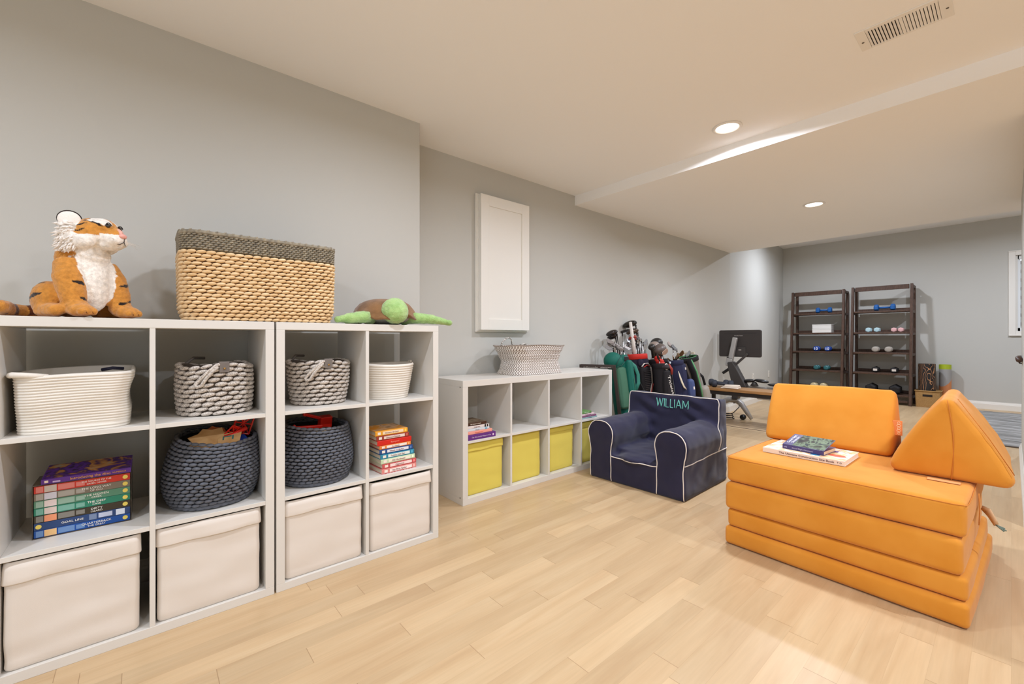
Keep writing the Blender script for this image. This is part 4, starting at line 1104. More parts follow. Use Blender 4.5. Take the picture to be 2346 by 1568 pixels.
def wedge(name, label, loc, rz, side, L, H, r, axis_x, seed):
    t = thing(name, label, 'cushion', loc, rz, 'triangular couch wedges')
    # rounded triangle cross-section lofted along its length
    V = [Vector((-side / 2, 0)), Vector((side / 2, 0)), Vector((0, H))]
    C = []
    for i in range(3):
        a, p, c = V[i - 1], V[i], V[(i + 1) % 3]; u = (a - p).normalized(); w = (c - p).normalized(); bis = (u + w).normalized()
        ang = math.acos(u.dot(w)) / 2; cen = p + bis * (r / math.sin(ang)); n0 = Vector((u.y, -u.x)); n1 = Vector((-w.y, w.x))
        if n0.dot(p - cen) < 0: n0 = -n0
        if n1.dot(p - cen) < 0: n1 = -n1
        a0, a1 = math.atan2(n0.y, n0.x), math.atan2(n1.y, n1.x); da = (a1 - a0 + PI) % (2 * PI) - PI
        C.append([(cen.x + r * math.cos(a0 + da * k / 6), cen.y + r * math.sin(a0 + da * k / 6)) for k in range(7)])
    loop = []
    for i in range(3):
        loop += C[i]; a, c = C[i][-1], C[(i + 1) % 3][0]
        mx, mz = (c[0] - a[0]), (c[1] - a[1]); LL = math.hypot(mx, mz); nx, nz = mz / LL, -mx / LL
        for k in range(1, 10):
            f = k / 10; bul = .012 * 4 * f * (1 - f) * (0 if i == 0 else 1); loop.append((a[0] + mx * f + nx * bul, a[1] + mz * f + nz * bul))
    cx = sum(p[0] for p in loop) / len(loop); cz = sum(p[1] for p in loop) / len(loop)
    b = MB(); rings = []; hl = L / 2
    st = [(-hl, .80), (-hl + .004, .90), (-hl + .012, .965), (-hl + .024, .995)] + [(-hl + .03 + (L - .06) * k / 14, 1) for k in range(15)] + [(hl - .024, .995), (hl - .012, .965), (hl - .004, .90), (hl, .80)]
    def P(x, z, y, s):
        x, z = cx + (x - cx) * s, cz + (z - cz) * s
        n = noise.noise(Vector((x * 8 + seed, y * 6, z * 8))) * .004 + (noise.noise(Vector((x * 5, y * 30, z * 40 + seed))) * .0022 if abs(y) > hl * .75 else 0)
        z = max(0, z + n * (0 if z < .02 else 1)); x += n
        return (y, x, z) if axis_x else (x, y, z)
    for y, s in st: rings.append([P(x, z, y, s) for x, z in loop])
    # inner end rings so that end faces are puffy
    for sgn in (-1, 1):
        ext = [[P(x, z, sgn * (hl + .010 * (1 - s / .8)), s) for x, z in loop] for s in (.55, .3, .1, .01)]
        if sgn < 0: rings = ext[::-1] + rings
        else: rings = rings + ext
    if axis_x: rings = [r_[::-1] for r_ in rings]
    else: pass
    b.loft(rings); me = b.mesh('foam', ORG, True)
    bm = bmesh.new(); bm.from_mesh(me); bmesh.ops.recalc_face_normals(bm, faces=bm.faces); bm.to_mesh(me); bm.free()
    part('foam_body', me, None, t); return t, P, cx, cz, hl
t, P, cx, cz, hl = wedge('wedge_cushion', 'orange triangular wedge lying along the back of the play couch', (-.683, 3.01, .4525), math.radians(.5), .345, .585, .352, .022, True, 2.0)
tg = part('fabric_tag', MB().box(.285, .322, -.004, .0, .105, .180), mat('orange label', (238, 146, 84), .6), t, bevel=.001)
tg.location = (.0, -.088, 0)
b = MB()
for k in range(5):                                          # looping white script on the tag
    b.tube([(.309 + .008 * math.sin(a) * (1 if k % 2 else .6), -.0046, .116 + .013 * k + .006 * math.cos(a)) for a in [2 * PI * i / 10 for i in range(11)]], .0011, 5)
part('tag_script', b, mat('pale print', (250, 220, 180), .6), tg, True)
t, P, cx, cz, hl = wedge('wedge_cushion', 'orange triangular wedge with a centre seam on the right end of the play couch', (-.184, 2.88, .4525), math.radians(1.5), .415, .60, .372, .03, False, 7.0)
b = MB(); pts = []
for k in range(20):
    z = .338 - .334 * k / 19; s = .5 + .5; pts.append((.0 + .012 * math.sin(k / 19 * PI) + .012 * k / 19, -hl - .003 - .006 * math.sin(PI * k / 19), z))
b.tube(pts, .0018, 5); part('seam', b, SEAM, t, True)
b = MB(); b.tube([(.03, -hl + .02, .345), (.12, -hl + .012, .19), (.185, -hl + .012, .06)], .0016, 5); part('edge_seam', b, SEAM, t, True)

# books lying on the couch
book('large white paperback picture book with dark title lying on the orange couch', (-.682, 2.487, .4530), math.radians(-91.0) + math.radians(0), .352, .262, .024, (234, 222, 210), pages=mat('white pages', (236, 228, 216), .8),
     title=[('The Ultimate Construction Site Book', .05, .235, .0125), ('T O', .44, .02, .009)], tcol=(96, 60, 74), art=art_mat('construction cover picture', [(236, 224, 212), (240, 230, 220), (226, 206, 190), (234, 200, 140), (196, 150, 130), (236, 226, 218)], 13), hard=.0006)
bb = bpy.data.objects['book'] if 'book' in bpy.data.objects else None
wb = [o for o in bpy.data.objects if o.get('label', '').startswith('large white paperback')][0]
part('red_oval', MB().lathe([(.001, .0), (.024, 0), (.024, .0006), (.001, .0006)], 24, T=Matrix.Translation((-.09, .125, .0246)) @ Matrix.Diagonal((1, 1.5, 1, 1))), cover_mat((214, 92, 66)), wb)
part('blue_panel', MB().box(-.055, -.02, .03, .07, .0245, .0250), cover_mat((40, 120, 170)), wb)
part('violet_panel', MB().box(-.20, -.16, .0, .11, .0245, .0250), cover_mat((110, 96, 150)), wb)
sb = book('small dark blue board book with dinosaur picture, lying on the white book', (-.689, 2.531, .4783), math.radians(-96.0), .186, .150, .020, (74, 66, 116), pages=mat('cream boards', (222, 196, 164), .8),
     title=[('Good Night Dinosaurs', .0, .095, .009), ('GN', -.42, .014, .008)], tcol=(196, 190, 216), hard=.0015)
# its cover, standing slightly open
cvr = MB(); cvr.box(-.150, 0, -.093, .093, 0, .002); cv = part('front_cover', cvr, cover_mat((58, 54, 104)), sb, bevel=.0006); cv.location = (-.0005, 0, .0205); cv.rotation_euler = (0, math.radians(13), 0)
part('cover_picture', MB().box(-.148, -.004, -.050, .091, .002, .0025), art_mat('dinosaur cover picture', [(34, 38, 40), (58, 54, 48), (84, 96, 78), (120, 138, 112), (50, 54, 50), (40, 56, 88)], 17), cv)
lettering('Good Night', .017, cover_mat((238, 238, 244)), cv, basis((-.078, -.078, .0027), (-1, 0, 0), (0, -1, 0)) @ Matrix.Rotation(0, 4, 'Z'), .105)
lettering('Dinosaurs', .017, cover_mat((238, 238, 244)), cv, basis((-.075, -.060, .0027), (-1, 0, 0), (0, -1, 0)), .092)
# ---------------------------------------------------------------- golf bags and clubs
CHR = mat('chrome', (196, 196, 200), .18, .6, metal=1.0); BLKP = mat('black plastic', (26, 24, 25), .35, .5); BLKF = mat('black nylon', (34, 31, 33), .75, .2, bump=(300, .3, .001))
GUN = mat('dark club head', (52, 46, 44), .25, .6, metal=.5); TEALF = mat('teal nylon', (16, 96, 82), .65, .3, bump=(60, .3, .004)); MESHG = mat('pale green mesh', (72, 112, 90), .8, .2, bump=(500, .5, .001))
NAVF = mat('navy nylon', (38, 40, 68), .7, .25, bump=(120, .3, .002)); NAVD = mat('dark navy nylon', (36, 30, 48), .7, .25, bump=(120, .3, .002)); REDF = mat('red nylon', (196, 44, 34), .6, .3); GRYF = mat('grey nylon', (124, 114, 106), .75, .2, bump=(90, .4, .003))
WHTF = mat('white nylon', (222, 214, 206), .6, .3); LGRN = mat('mint lining', (96, 166, 112), .7); CREF = mat('cream panel', (206, 194, 172), .7); ORP = mat('orange pouch', (206, 104, 36), .7)
CARD = mat('dull shaft steel', (170, 168, 168), .25, .5, metal=.9)
def bag_frame(x, y, lean, rz, side=0.0):
    return Matrix.Translation((x, y, 0)) @ Matrix.Rotation(rz, 4, 'Z') @ Matrix.Rotation(-lean, 4, 'Y') @ Matrix.Rotation(side, 4, 'X')
def golf_bag(label, F, r, h, shell, rim, base=None, oval=1.15):
    t = thing('golf_bag', label, 'golf bag', F.to_translation(), group='golf bags by the wall', rot=F.to_euler())
    b = MB(); prof = [(r * .80, 0), (r * .86, .01), (r * .9, .06), (r * .88, .25), (r * .92, h * .6), (r * .98, h * .86), (r * 1.02, h - .05)]
    D = Matrix.Diagonal((1, oval, 1, 1))
    rings = []
    for rr, z in prof:
        rings.append([(rr * math.cos(a) * (1 + .03 * math.sin(3 * a + z * 9)), rr * oval * math.sin(a), z) for a in [2 * PI * i / 36 for i in range(36)]])
    b.loft(rings, cap1=False); part('bag_body', b, shell, t, True)
    b = MB(); b.lathe([(r * 1.02, h - .055), (r * 1.08, h - .05), (r * 1.09, h - .008), (r * 1.04, h), (r * .94, h - .004), (r * .92, h - .05), (r * .9, h - .12), (.001, h - .121)], 36, T=D, cap0=False, cap1=False)
    part('collar', b, rim, t, True)
    part('base_cup', MB().lathe([(r * .84, 0), (r * .92, .004), (r * .93, .05), (r * .91, .052)], 30, T=D), BLKP, t, True)
    b = MB(); b.box(-r * .9, r * .9, -.006, .006, h - .03, h - .016); b.box(-.006, .006, -r * oval * .9, r * oval * .9, h - .03, h - .016); part('divider_bars', b, BLKP, t)
    return t
def pocket(t, x, y, z, w, d, h, m, name='pocket', rz=0, r=.03, ry=0):
    b = MB(); soft_box(b, d, w, h, r, .008, 6, 0, None); o = part(name, b, m, t, True); o.location = (x, y, z); o.rotation_euler = (0, ry, rz); return o
def strapline(t, pts, r, m, name='strap', flat=2.6): return part(name, MB().tube(pts, r, 8, flat=flat), m, t, True)
def club(label, F, px, py, z0, L, kind, hr=0.0, tilt=(0, 0), group=None, hm=None, sc=1.0, name='golf_club'):
    """club standing head-up: px,py in bag space, z0 rim height, L how far the head stands above it"""
    M_ = F @ Matrix.Translation((px, py, z0)) @ Matrix.Rotation(tilt[0], 4, 'X') @ Matrix.Rotation(tilt[1], 4, 'Y') @ Matrix.Rotation(hr, 4, 'Z')
    t = thing(name, label, 'golf club', M_.to_translation(), group=group, rot=M_.to_euler())
    part('shaft', MB().tube([(0, 0, -.10), (0, 0, L)], [.0055, .0045], 8), CARD if kind != 'wood' else GUN, t, True)
    part('ferrule', MB().tube([(0, 0, L - .03), (0, 0, L + .012)], [.006, .0075], 8), BLKP, t, True)
    b = MB(); m = hm or (CHR if kind == 'iron' else GUN)
    if kind == 'wood':
        for k in range(1): b.ell((0, -.048 * sc, L + .022), (.046 * sc, .060 * sc, .028 * sc), Matrix.Rotation(.25, 4, 'X'), 18, 10)
        b.tube([(0, 0, L - .005), (0, -.012, L + .02)], [.008, .011], 8)
    elif kind == 'iron':
        P = [(.004, L - .005), (-.006, L + .012), (-.070, L + .058), (-.086, L + .046), (-.084, L + .020), (-.050, L - .008), (-.012, L - .016)]
        b.prism([(y * sc, z) for y, z in P], -.005, .006, 0, Matrix(((0, 0, 1, 0), (1, 0, 0, 0), (0, 1, 0, 0), (0, 0, 0, 1))))
        b.prism([(y * sc * .9 - .004, L + .004 + (z - L) * .5) for y, z in P], .006, .010, 0, Matrix(((0, 0, 1, 0), (1, 0, 0, 0), (0, 1, 0, 0), (0, 0, 0, 1))))
        b.tube([(0, 0, L - .012), (0, -.004, L + .006)], [.0075, .008], 8)
    elif kind == 'putter':
        b.box(-.012, .012, -.10, .012, L, L + .022); b.tube([(0, 0, L - .01), (0, 0, L + .004)], .006, 8)
    elif kind == 'cover':
        b.ell((0, -.020 * sc, L + .02), (.058 * sc, .068 * sc, .050 * sc), Matrix.Rotation(.3, 4, 'X'), 18, 12); b.tube([(0, 0, L - .10), (0, 0, L - .02), (0, -.006, L + .01)], [.024, .020, .034], 12)
    part('club_head' if kind != 'cover' else 'head_cover', b, m, t, kind != 'iron' and kind != 'putter', bevel=.0015 if kind in ('iron', 'putter') else 0)
    return t
# 1 teal bag
F = bag_frame(-2.36, 3.47, .14, 0); g1 = golf_bag('teal green golf bag with round hood, nearest the low shelf', F, .088, .90, TEALF, TEALF)
b = MB(); b.ell((.02, -.095, .845), (.085, .098, .088), Matrix.Rotation(-.25, 4, 'X'), 24, 14); part('rain_hood', b, TEALF, g1, True)
b = MB(); b.tube([(.090, -.16, .80), (.105, -.12, .855), (.100, -.06, .895), (.080, -.01, .915)], .004, 6); b.tube([(.085, -.17, .78), (.108, -.09, .80), (.100, -.02, .835)], .003, 6); part('hood_zip', b, mat('dark teal trim', (14, 74, 66), .6), g1, True)
pocket(g1, .065, -.065, .40, .125, .06, .38, MESHG, 'mesh_pocket', r=.018); pocket(g1, .085, .03, .38, .075, .09, .46, TEALF, r=.02); pocket(g1, .075, -.03, .04, .17, .09, .31, mat('deep teal nylon', (20, 88, 76), .65), 'lower_pocket')
strapline(g1, [(.095, .06, .83), (.12, .10, .78), (.13, .12, .70), (.13, .11, .62), (.12, .07, .56)], .007, mat('light teal strap', (34, 116, 100), .6))
strapline(g1, [(.05, .05, .87), (.10, .035, .82), (.14, .03, .66), (.138, .03, .44)], .003, MESHG, 'piping', 1)
b = MB(); b.box(.125, .131, -.11, .03, .335, .348); part('white_tape', b, WHTF, g1)
b = MB(); b.tube([(.130, -.03, .32), (.143, -.02, .27), (.138, -.01, .20)], .004, 6); b.tube([(.130, .0, .32), (.144, .01, .26), (.138, .0, .22)], .004, 6); part('clip_cord', b, CREF, g1, True)
strapline(g1, [(.04, .10, .90), (.08, .14, .74), (.13, .21, .50), (.16, .26, .30)], .007, BLKP, 'stand_leg', 1); strapline(g1, [(.145, .235, .40), (.175, .285, .20), (.185, .30, .10)], .0065, CHR, 'stand_leg', 1)
part('hood_buckle', MB().box(.04, .10, -.02, .05, .835, .885), BLKP, g1, bevel=.008)
gi = 'clubs in the teal bag'
club('dark hybrid club leaning left above the teal golf bag', F, .0, .05, .87, .235, 'wood', -.75, (.03, 0), gi, None, 1.0)
club('second dark wood club behind the hybrid in the teal golf bag', F, -.03, .06, .87, .20, 'wood', -1.3, (.0, 0), gi, None, .85)
for k, (y, L) in enumerate(((.02, .10), (.04, .13), (.01, .155), (.06, .115), (.075, .09))): club('chrome iron club lying low over the teal golf bag hood', F, -.04 + .02 * k, y, .87, L, 'iron', -.9 + .15 * k, (.06 + .02 * k, -.03), gi, mat('dull iron', (150, 144, 142), .35, .5, metal=.8), .85)
club('long thin putter shaft with white lower half in the teal golf bag', F, .02, .08, .87, .25, 'putter', 1.3, (-.10, 0), gi, GUN, .3)
# 2 navy bag with red collar
F = bag_frame(-2.43, 3.85, .10, 0); g2 = golf_bag('navy golf bag with red collar and white chevron panel', F, .098, .90, NAVD, REDF)
pocket(g2, .062, .0, .775, .165, .055, .075, NAVD, 'top_pocket', r=.012); pocket(g2, .07, .005, .42, .17, .08, .35, BLKF, 'ribbed_pocket', r=.02)
b = MB(); b.tube([(.106, -.08, .77), (.11, -.04, .80), (.11, .02, .80), (.106, .07, .765)], .009, 8, flat=.4); part('white_trim', b, WHTF, g2, True)
b = MB(); b.tube([(.108, -.05, .762), (.114, .0, .782), (.108, .05, .760)], .007, 8, flat=.4); b.tube([(.122, -.01, .47), (.122, .03, .53), (.122, .07, .59)], .007, 8, flat=.4); part('red_trim', b, REDF, g2, True)
b = MB(); b.tube([(.118, .06, .76), (.121, .064, .68), (.122, .055, .60), (.122, .015, .52), (.122, -.03, .46)], .010, 8, flat=.4); part('white_stripe', b, mat('silver trim', (176, 160, 148), .5), g2, True)
b = MB()
for k in range(11): b.tube([(.1185, -.065, .54 + .018 * k), (.1195, .045, .542 + .018 * k)], .0022, 5)
part('ribs', b, mat('grey rib', (78, 70, 68), .7), g2, True)
gi = 'clubs in the red-collared bag'
club('big black driver standing highest above the red-collared golf bag', F, .0, .02, .85, .345, 'wood', -1.0, (-.06, 0), gi, mat('driver face', (70, 66, 62), .3, .6, metal=.6, col2=(30, 28, 26), nscale=90), 1.25)
club('bronze-soled wood club just below the tall driver', F, .01, .035, .85, .265, 'wood', -1.0, (-.05, 0), gi, mat('bronze sole', (96, 82, 72), .3, .5, metal=.7), 1.1)
club('small wood club with red sole below the bronze one', F, .03, -.02, .85, .20, 'wood', -1.0, (.0, 0), gi, mat('red sole', (150, 52, 42), .3, .5), .75)
for k in range(9): club('chrome iron club in the crowded cluster above the red-collared golf bag', F, -.05 + .012 * k, .01 + .018 * (k % 4), .87, .07 + .015 * k, 'iron', -1.3 + .35 * (k % 4), (-.14 + .02 * k, .0), gi, None, 1.25)
for k in range(3): club('chrome wedge club turned right above the red-collared golf bag', F, .0 + .02 * k, .06, .85, .10 + .03 * k, 'iron', 2.6 + .3 * k, (-.15, 0), gi)
o = thing('alignment_stick', 'long white tube standing in the red-collared golf bag', 'golf accessory', (F @ Vector((.01, -.03, .80))), rot=(.09, -.10, 0)); part('tube', MB().tube([(0, 0, 0), (0, 0, .43)], [.021, .015], 12), WHTF, o, True); part('end_cap', MB().ell((0, 0, .43), (.015, .015, .006)), WHTF, o, True)
# 3 black bag with lettering
F = bag_frame(-2.215, 3.87, .10, 0, -.06); g3 = golf_bag('black golf bag with slanted white lettering, in front of the others', F, .068, .81, BLKF, BLKF)
pocket(g3, .052, .012, .36, .11, .07, .38, BLKF, r=.022); pocket(g3, .050, .0, .745, .09, .04, .05, mat('charcoal nylon', (54, 48, 50), .8, .2), 'top_pocket')
lettering('Titleist', .056, WHTF, g3, basis((.0965, .022, .60), (0, .34, -.94), (0, .94, .34)), .20, shear=.2)
part('round_badge', MB().lathe([(.030, 0), (.034, .003), (.028, .005), (.001, .005)], 24, T=basis((.075, -.005, .775), (0, 1, 0), (0, 0, 1))), WHTF, g3, True)
part('badge_ring', MB().tube([(.082, .0 - .005 + .02 * math.cos(a), .775 + .02 * math.sin(a)) for a in [2 * PI * i / 16 for i in range(16)]], .002, 6, closed=True), GUN, g3, True)
strapline(g3, [(.08, .03, .80), (.10, .05, .75), (.09, .06, .70)], .005, mat('red strap', (150, 44, 34), .6)); strapline(g3, [(.05, .07, .82), (.07, .085, .66), (.08, .085, .48), (.07, .08, .34)], .007, BLKF)
gi = 'clubs in the black lettered bag'
club('red head cover on a club in the black lettered golf bag', F, -.03, .02, .80, .05, 'cover', 0, (-.1, 0), gi, REDF, .48)
club('second red head cover lower in the black lettered golf bag', F, -.01, .05, .80, .015, 'cover', 0, (-.3, 0), gi, REDF, .45)
club('copper-faced wedge standing right of the chrome cluster', F, -.03, .10, .80, .12, 'iron', 3.0, (-.05, 0), gi, mat('copper face', (176, 142, 122), .35, .5, metal=.6), 1.1)
club('black iron club in the black lettered golf bag', F, .02, -.03, .80, .06, 'iron', .3, (.1, 0), gi, GUN, .8)
# 4 black bag with big covers
F = bag_frame(-2.40, 4.20, .10, 0); g4 = golf_bag('dark brown-black golf bag topped by three puffy head covers', F, .092, .84, mat('brown-black nylon', (48, 42, 40), .75, .2, bump=(60, .5, .004)), BLKF)
pocket(g4, .07, -.02, .34, .14, .07, .36, mat('faded black nylon', (62, 54, 50), .8, .2)); b = MB(); soft_box(b, .03, .07, .09, .012, .004, 4); o = part('orange_pouch', b, ORP, g4, True); o.location = (.115, .01, .60)
strapline(g4, [(.09, -.05, .80), (.11, -.04, .72), (.12, -.03, .66)], .006, CREF, 'cord', 1); strapline(g4, [(.08, .05, .82), (.11, .055, .66), (.12, .06, .46), (.12, .06, .30)], .006, mat('slate webbing', (84, 92, 98), .6))
gi = 'head covers on the dark bag'
HCV = mat('grey leather cover', (96, 84, 78), .4, .45, bump=(30, .3, .006)); HCB = mat('black leather cover', (40, 37, 34), .4, .45, bump=(30, .3, .006)); HCT = mat('taupe leather cover', (146, 130, 120), .4, .45)
club('large grey driver head cover, front of the three puffy covers', F, .05, -.01, .86, .06, 'cover', .0, (.0, 0), gi, HCV, 1.25)
club('black driver head cover highest of the three puffy covers', F, -.02, .05, .86, .135, 'cover', .0, (-.1, 0), gi, HCB, 1.10)
club('small black cover at the left of the three puffy covers', F, .02, -.10, .86, .095, 'cover', .0, (.15, 0), gi, HCB, .62)
club('taupe head cover behind the grey driver cover', F, .0, -.03, .86, .10, 'cover', .0, (-.05, 0), gi, HCT, 1.0)
club('silver-faced putter hanging at the front of the dark golf bag', F, .10, .05, .78, .0, 'putter', .6, (-.1, .1), gi, CHR, .7)
# 5 navy bag
F = bag_frame(-2.34, 4.45, .11, 0); g5 = golf_bag('plain navy golf bag with curved cream side panel', F, .086, .82, NAVF, NAVF)
pocket(g5, .06, .03, .36, .11, .06, .42, NAVF, r=.02); b = MB(); b.tube([(.075, -.07, .70), (.09, -.075, .64), (.10, -.065, .58), (.105, -.04, .53), (.108, -.0, .50)], [.005, .016, .019, .016, .006], 10, flat=.35); part('cream_panel', b, CREF, g5, True)
strapline(g5, [(.07, .07, .78), (.10, .09, .60), (.11, .085, .40)], .006, BLKF); part('zip_tab', MB().box(.092, .098, .04, .06, .71, .735), WHTF, g5); b = MB(); soft_box(b, .07, .09, .2, .025, .008, 5); o = part('blue_pocket', b, mat('mid blue nylon', (58, 72, 118), .7), g5, True); o.location = (.10, .105, .40); part('white_tab', MB().box(.139, .143, .09, .12, .49, .52), WHTF, g5)
gi = 'clubs in the navy bag'
for k in range(4): club('brass-toned iron club low in the navy golf bag', F, -.02 + .02 * k, -.02 + .02 * k, .79, .02 + .02 * k, 'iron', .5 * k, (.2, 0), gi, mat('warm steel', (176, 150, 120), .25, .5, metal=.9), .9)
club('white-faced iron standing tall above the navy golf bag', F, -.03, .05, .79, .185, 'iron', .0, (-.02, 0), gi, mat('pale steel', (206, 192, 186), .3, .5, metal=.5), 1.15)
club('second tall iron with square outline above the navy golf bag', F, .0, .075, .79, .15, 'iron', .0, (-.05, 0), gi, CHR, 1.2)
# 6 grey bag with mint lining, leaning away
F = bag_frame(-2.38, 4.93, .10, 0, .17); g6 = golf_bag('grey golf bag with mint green lining, farthest from the low shelf', F, .118, .86, GRYF, BLKF)
part('lining', MB().lathe([(.110, .862), (.113, .80), (.10, .77), (.001, .768)], 30, T=Matrix.Diagonal((1, 1.15, 1, 1)), cap0=False, cap1=False), LGRN, g6, True)
strapline(g6, [(.10, -.10, .84), (.135, -.09, .70), (.14, -.07, .50), (.13, -.06, .34)], .006, LGRN, 'mint_strap'); strapline(g6, [(.08, -.12, .84), (.12, -.13, .70), (.13, -.12, .50), (.12, -.10, .3)], .013, BLKF)
pocket(g6, .06, .10, .14, .13, .15, .34, mat('pale grey nylon', (150, 142, 132), .75)); strapline(g6, [(.03, .13, .66), (.06, .19, .58), (.07, .19, .48)], .012, BLKF, 'buckle_strap', 1.3)
gi = 'clubs in the grey bag'
club('black club lying across the mint lining of the grey bag', F, .0, -.05, .84, .04, 'iron', .2, (.8, 0), gi, GUN, 1.0)
club('chrome iron in the grey bag, nearest the bench', F, -.02, .03, .84, .03, 'iron', 1.2, (-.1, 0), gi); club('cream-gripped putter in the grey bag', F, -.03, .06, .84, .04, 'putter', 1.6, (-.2, 0), gi, CREF, .5)

# dark open frame leaning by the wall behind the low shelf
FR = mat('dark frame wood', (58, 46, 40), .5)
t = thing('wall_frame', 'dark open frame with white print on its top bar, behind the low shelf end', 'frame', (-2.50, 3.155, 0), math.radians(27))
hh, ww = .80, .30
ln = .16
b = MB(); b.bar((-.13, 0, hh), (.17, 0, hh), .02, .034); part('top_bar', b, FR, t, bevel=.002)
for x in (-.13, .17): part('side_bar', MB().bar((x + (.08 if x > 0 else 0), ln * .6, .0), (x, 0, hh + .015), .018, .03), FR, t, bevel=.002)
part('bottom_bar', MB().bar((-.13, ln * .6, .02), (.25, ln * .6, .02), .02, .03), FR, t, bevel=.002)
b = MB(); st = random.getstate(); random.seed(4)
for k in range(26):
    x = -.105 + .0098 * k
    if k in (14, 15): continue
    b.box(x, x + .006, -.0112, -.0102, hh - .012, hh - .012 + random.choice((.005, .006, .009)))
random.setstate(st); part('frame_print', b, mat('pale print ink', (196, 190, 180), .6), t)

# ---------------------------------------------------------------- bench with dumbbells and towel
OAK = mat('bench oak', (176, 132, 84), .45, .35, col2=(150, 108, 66), nscale=6, stretch=(1.5, 14, 14), bump=(40, .1, .002)); MET = mat('dark steel', (44, 38, 35), .45, .5)
t = thing('bench', 'long low wooden bench on a dark metal frame, behind the armchair', 'bench', (-2.56, 5.31, 0))
part('seat', MB().box(0, 1.26, 0, .34, .42, .452), OAK, t, bevel=.003)
b = MB(); b.box(.02, 1.24, .01, .04, .375, .42); b.box(.02, 1.24, .30, .33, .375, .42); part('frame', b, MET, t, bevel=.003)
for x in (.02, 1.20):
    for y in (.01, .29): part('leg', MB().box(x, x + .04, y, y + .04, 0, .375), MET, t, bevel=.003)
def dumbbell(label, loc, rz, L, hr, hl, m, style, gr, group=None, lab=None, num=None, hm=None, roll=0):
    t = thing('dumbbell', label, 'dumbbell', loc, rz, group)
    part('grip', MB().tube([(-L / 2 + hl * .6, 0, hr), (0, 0, hr), (L / 2 - hl * .6, 0, hr)], [gr, gr * 1.12, gr], 12), hm or m, t, True)
    n = 6 if style == 'hex' else 18
    for s in (-1, 1):
        k = 1.0 if style == 'round' else 1 / math.cos(PI / 6)
        pf = [(.55, 0), (.86, .08), (1, .28), (1, .72), (.86, .92), (.55, 1.0)]
        rings = [[(s * (L / 2 - hl + hl * z), hr * k * r * math.cos(2 * PI * (i + .5) / n), hr + hr * k * r * math.sin(2 * PI * (i + .5) / n)) for i in range(n)] for r, z in pf]
        if style == 'hex': rings = [[(x, y, z) for x, y, z in R] for R in rings]
        h = part('weight_head', MB().loft(rings), m, t, style != 'hex', bevel=.004 if style == 'hex' else 0)
        if lab and s > 0:
            part('number_label', MB().box(L / 2 + .0005, L / 2 + .002, -hr * .55, hr * .55, hr * .65, hr * 1.4), lab, t)
            if num: lettering(num, hr * .7, cover_mat((238, 238, 240)) if lab is not WHTF else BLKP, t, basis((L / 2 + .0028, 0, hr), (0, 1, 0), (0, 0, 1)), hr * .8)
    return t
SLT = mat('slate rubber', (58, 62, 72), .6, .3)
d1 = dumbbell('slate dumbbell at the rear on the wooden bench', (-2.43, 5.56, .4525), .12, .235, .044, .06, SLT, 'round', .015)
dumbbell('slate dumbbell in front on the wooden bench beside the towel', (-2.33, 5.44, .4525), .35, .245, .046, .062, SLT, 'round', .016)
b = MB(); st = random.getstate(); random.seed(9)
for k in range(4): soft_box(b, .19 - .01 * k, .13 - .006 * k, .011, .005, .003, 8, 0, Matrix.Translation((.004 * k, .003 * k, .0095 * k)) @ Matrix.Rotation(.05 * k, 4, 'Z'), wr_fn(k * 3.0, .006))
b.tube([(-.09, -.05, .008), (-.03, -.072, .012), (.04, -.068, .010), (.10, -.05, .008)], .009, 8)
random.setstate(st); single('hand_towel', b, mat('cream towel', (226, 212, 196), .95, .1, bump=(400, .6, .003)), 'crumpled cream hand towel lying on the wooden bench', 'towel', (-2.215, 5.40, .4545), .1, smooth=True)

# ---------------------------------------------------------------- rowing machine with monitor
SIL = mat('satin silver', (178, 176, 174), .35, .5, metal=.4); DGR = mat('charcoal plastic', (66, 62, 60), .45, .4); MON = mat('monitor shell', (60, 55, 53), .5, .35)
t = thing('rowing_machine', 'exercise machine with large dark monitor on a silver post, by the far left wall', 'exercise machine', (-2.35, 6.0, 0))
b = MB(); Txz = Matrix(((1, 0, 0, 0), (0, 0, 1, 0), (0, 1, 0, 0), (0, 0, 0, 1)))
def rpoly(x0, x1, z0, z1, r, n=5):
    return [(x0 + (x1 - x0) / 2 + px, z0 + (z1 - z0) / 2 + pz) for px, pz, _ in rrect(x1 - x0, z1 - z0, r, n)]
mo = part('monitor', MB().prism(rpoly(-.268, .262, .815, 1.172, .022), 0, .035, 0, Txz), MON, t, bevel=.006)
part('screen', MB().prism(rpoly(-.25, .245, .835, 1.155, .01), .035, .037, 0, Txz), BLKP, mo)
part('groove', MB().box(-.20, .20, -.0008, .001, 1.130, 1.134), BLKP, mo)
part('rear_cover', MB().prism(rpoly(-.13, .075, .83, .945, .006), -.003, .002, 0, Txz), DGR, mo)
part('cover_gap', MB().box(-.13, .075, -.0042, -.003, .945, .950).box(-.132, -.129, -.0042, -.003, .86, .95), BLKP, mo)
part('spec_label', MB().box(-.012, .022, -.0042, -.003, .905, .913), WHTF, mo)
lettering('NordicTrack', .03, cover_mat((196, 190, 184)), mo, basis((-.015, -.002, 1.098), (1, 0, 0), (0, 0, 1)), .105, shear=.15)
part('post', MB().bar((-.10, -.045, .755), (-.035, -.045, 1.075), .062, .05, up=(0, 1, 0)), SIL, t, bevel=.012)
part('post_sleeve', MB().bar((-.118, -.045, .69), (-.102, -.045, .80), .082, .066, up=(0, 1, 0)), SIL, t, bevel=.014)
part('post_joint', MB().bar((-.103, -.045, .796), (-.101, -.045, .802), .074, .058, up=(0, 1, 0)), BLKP, t)
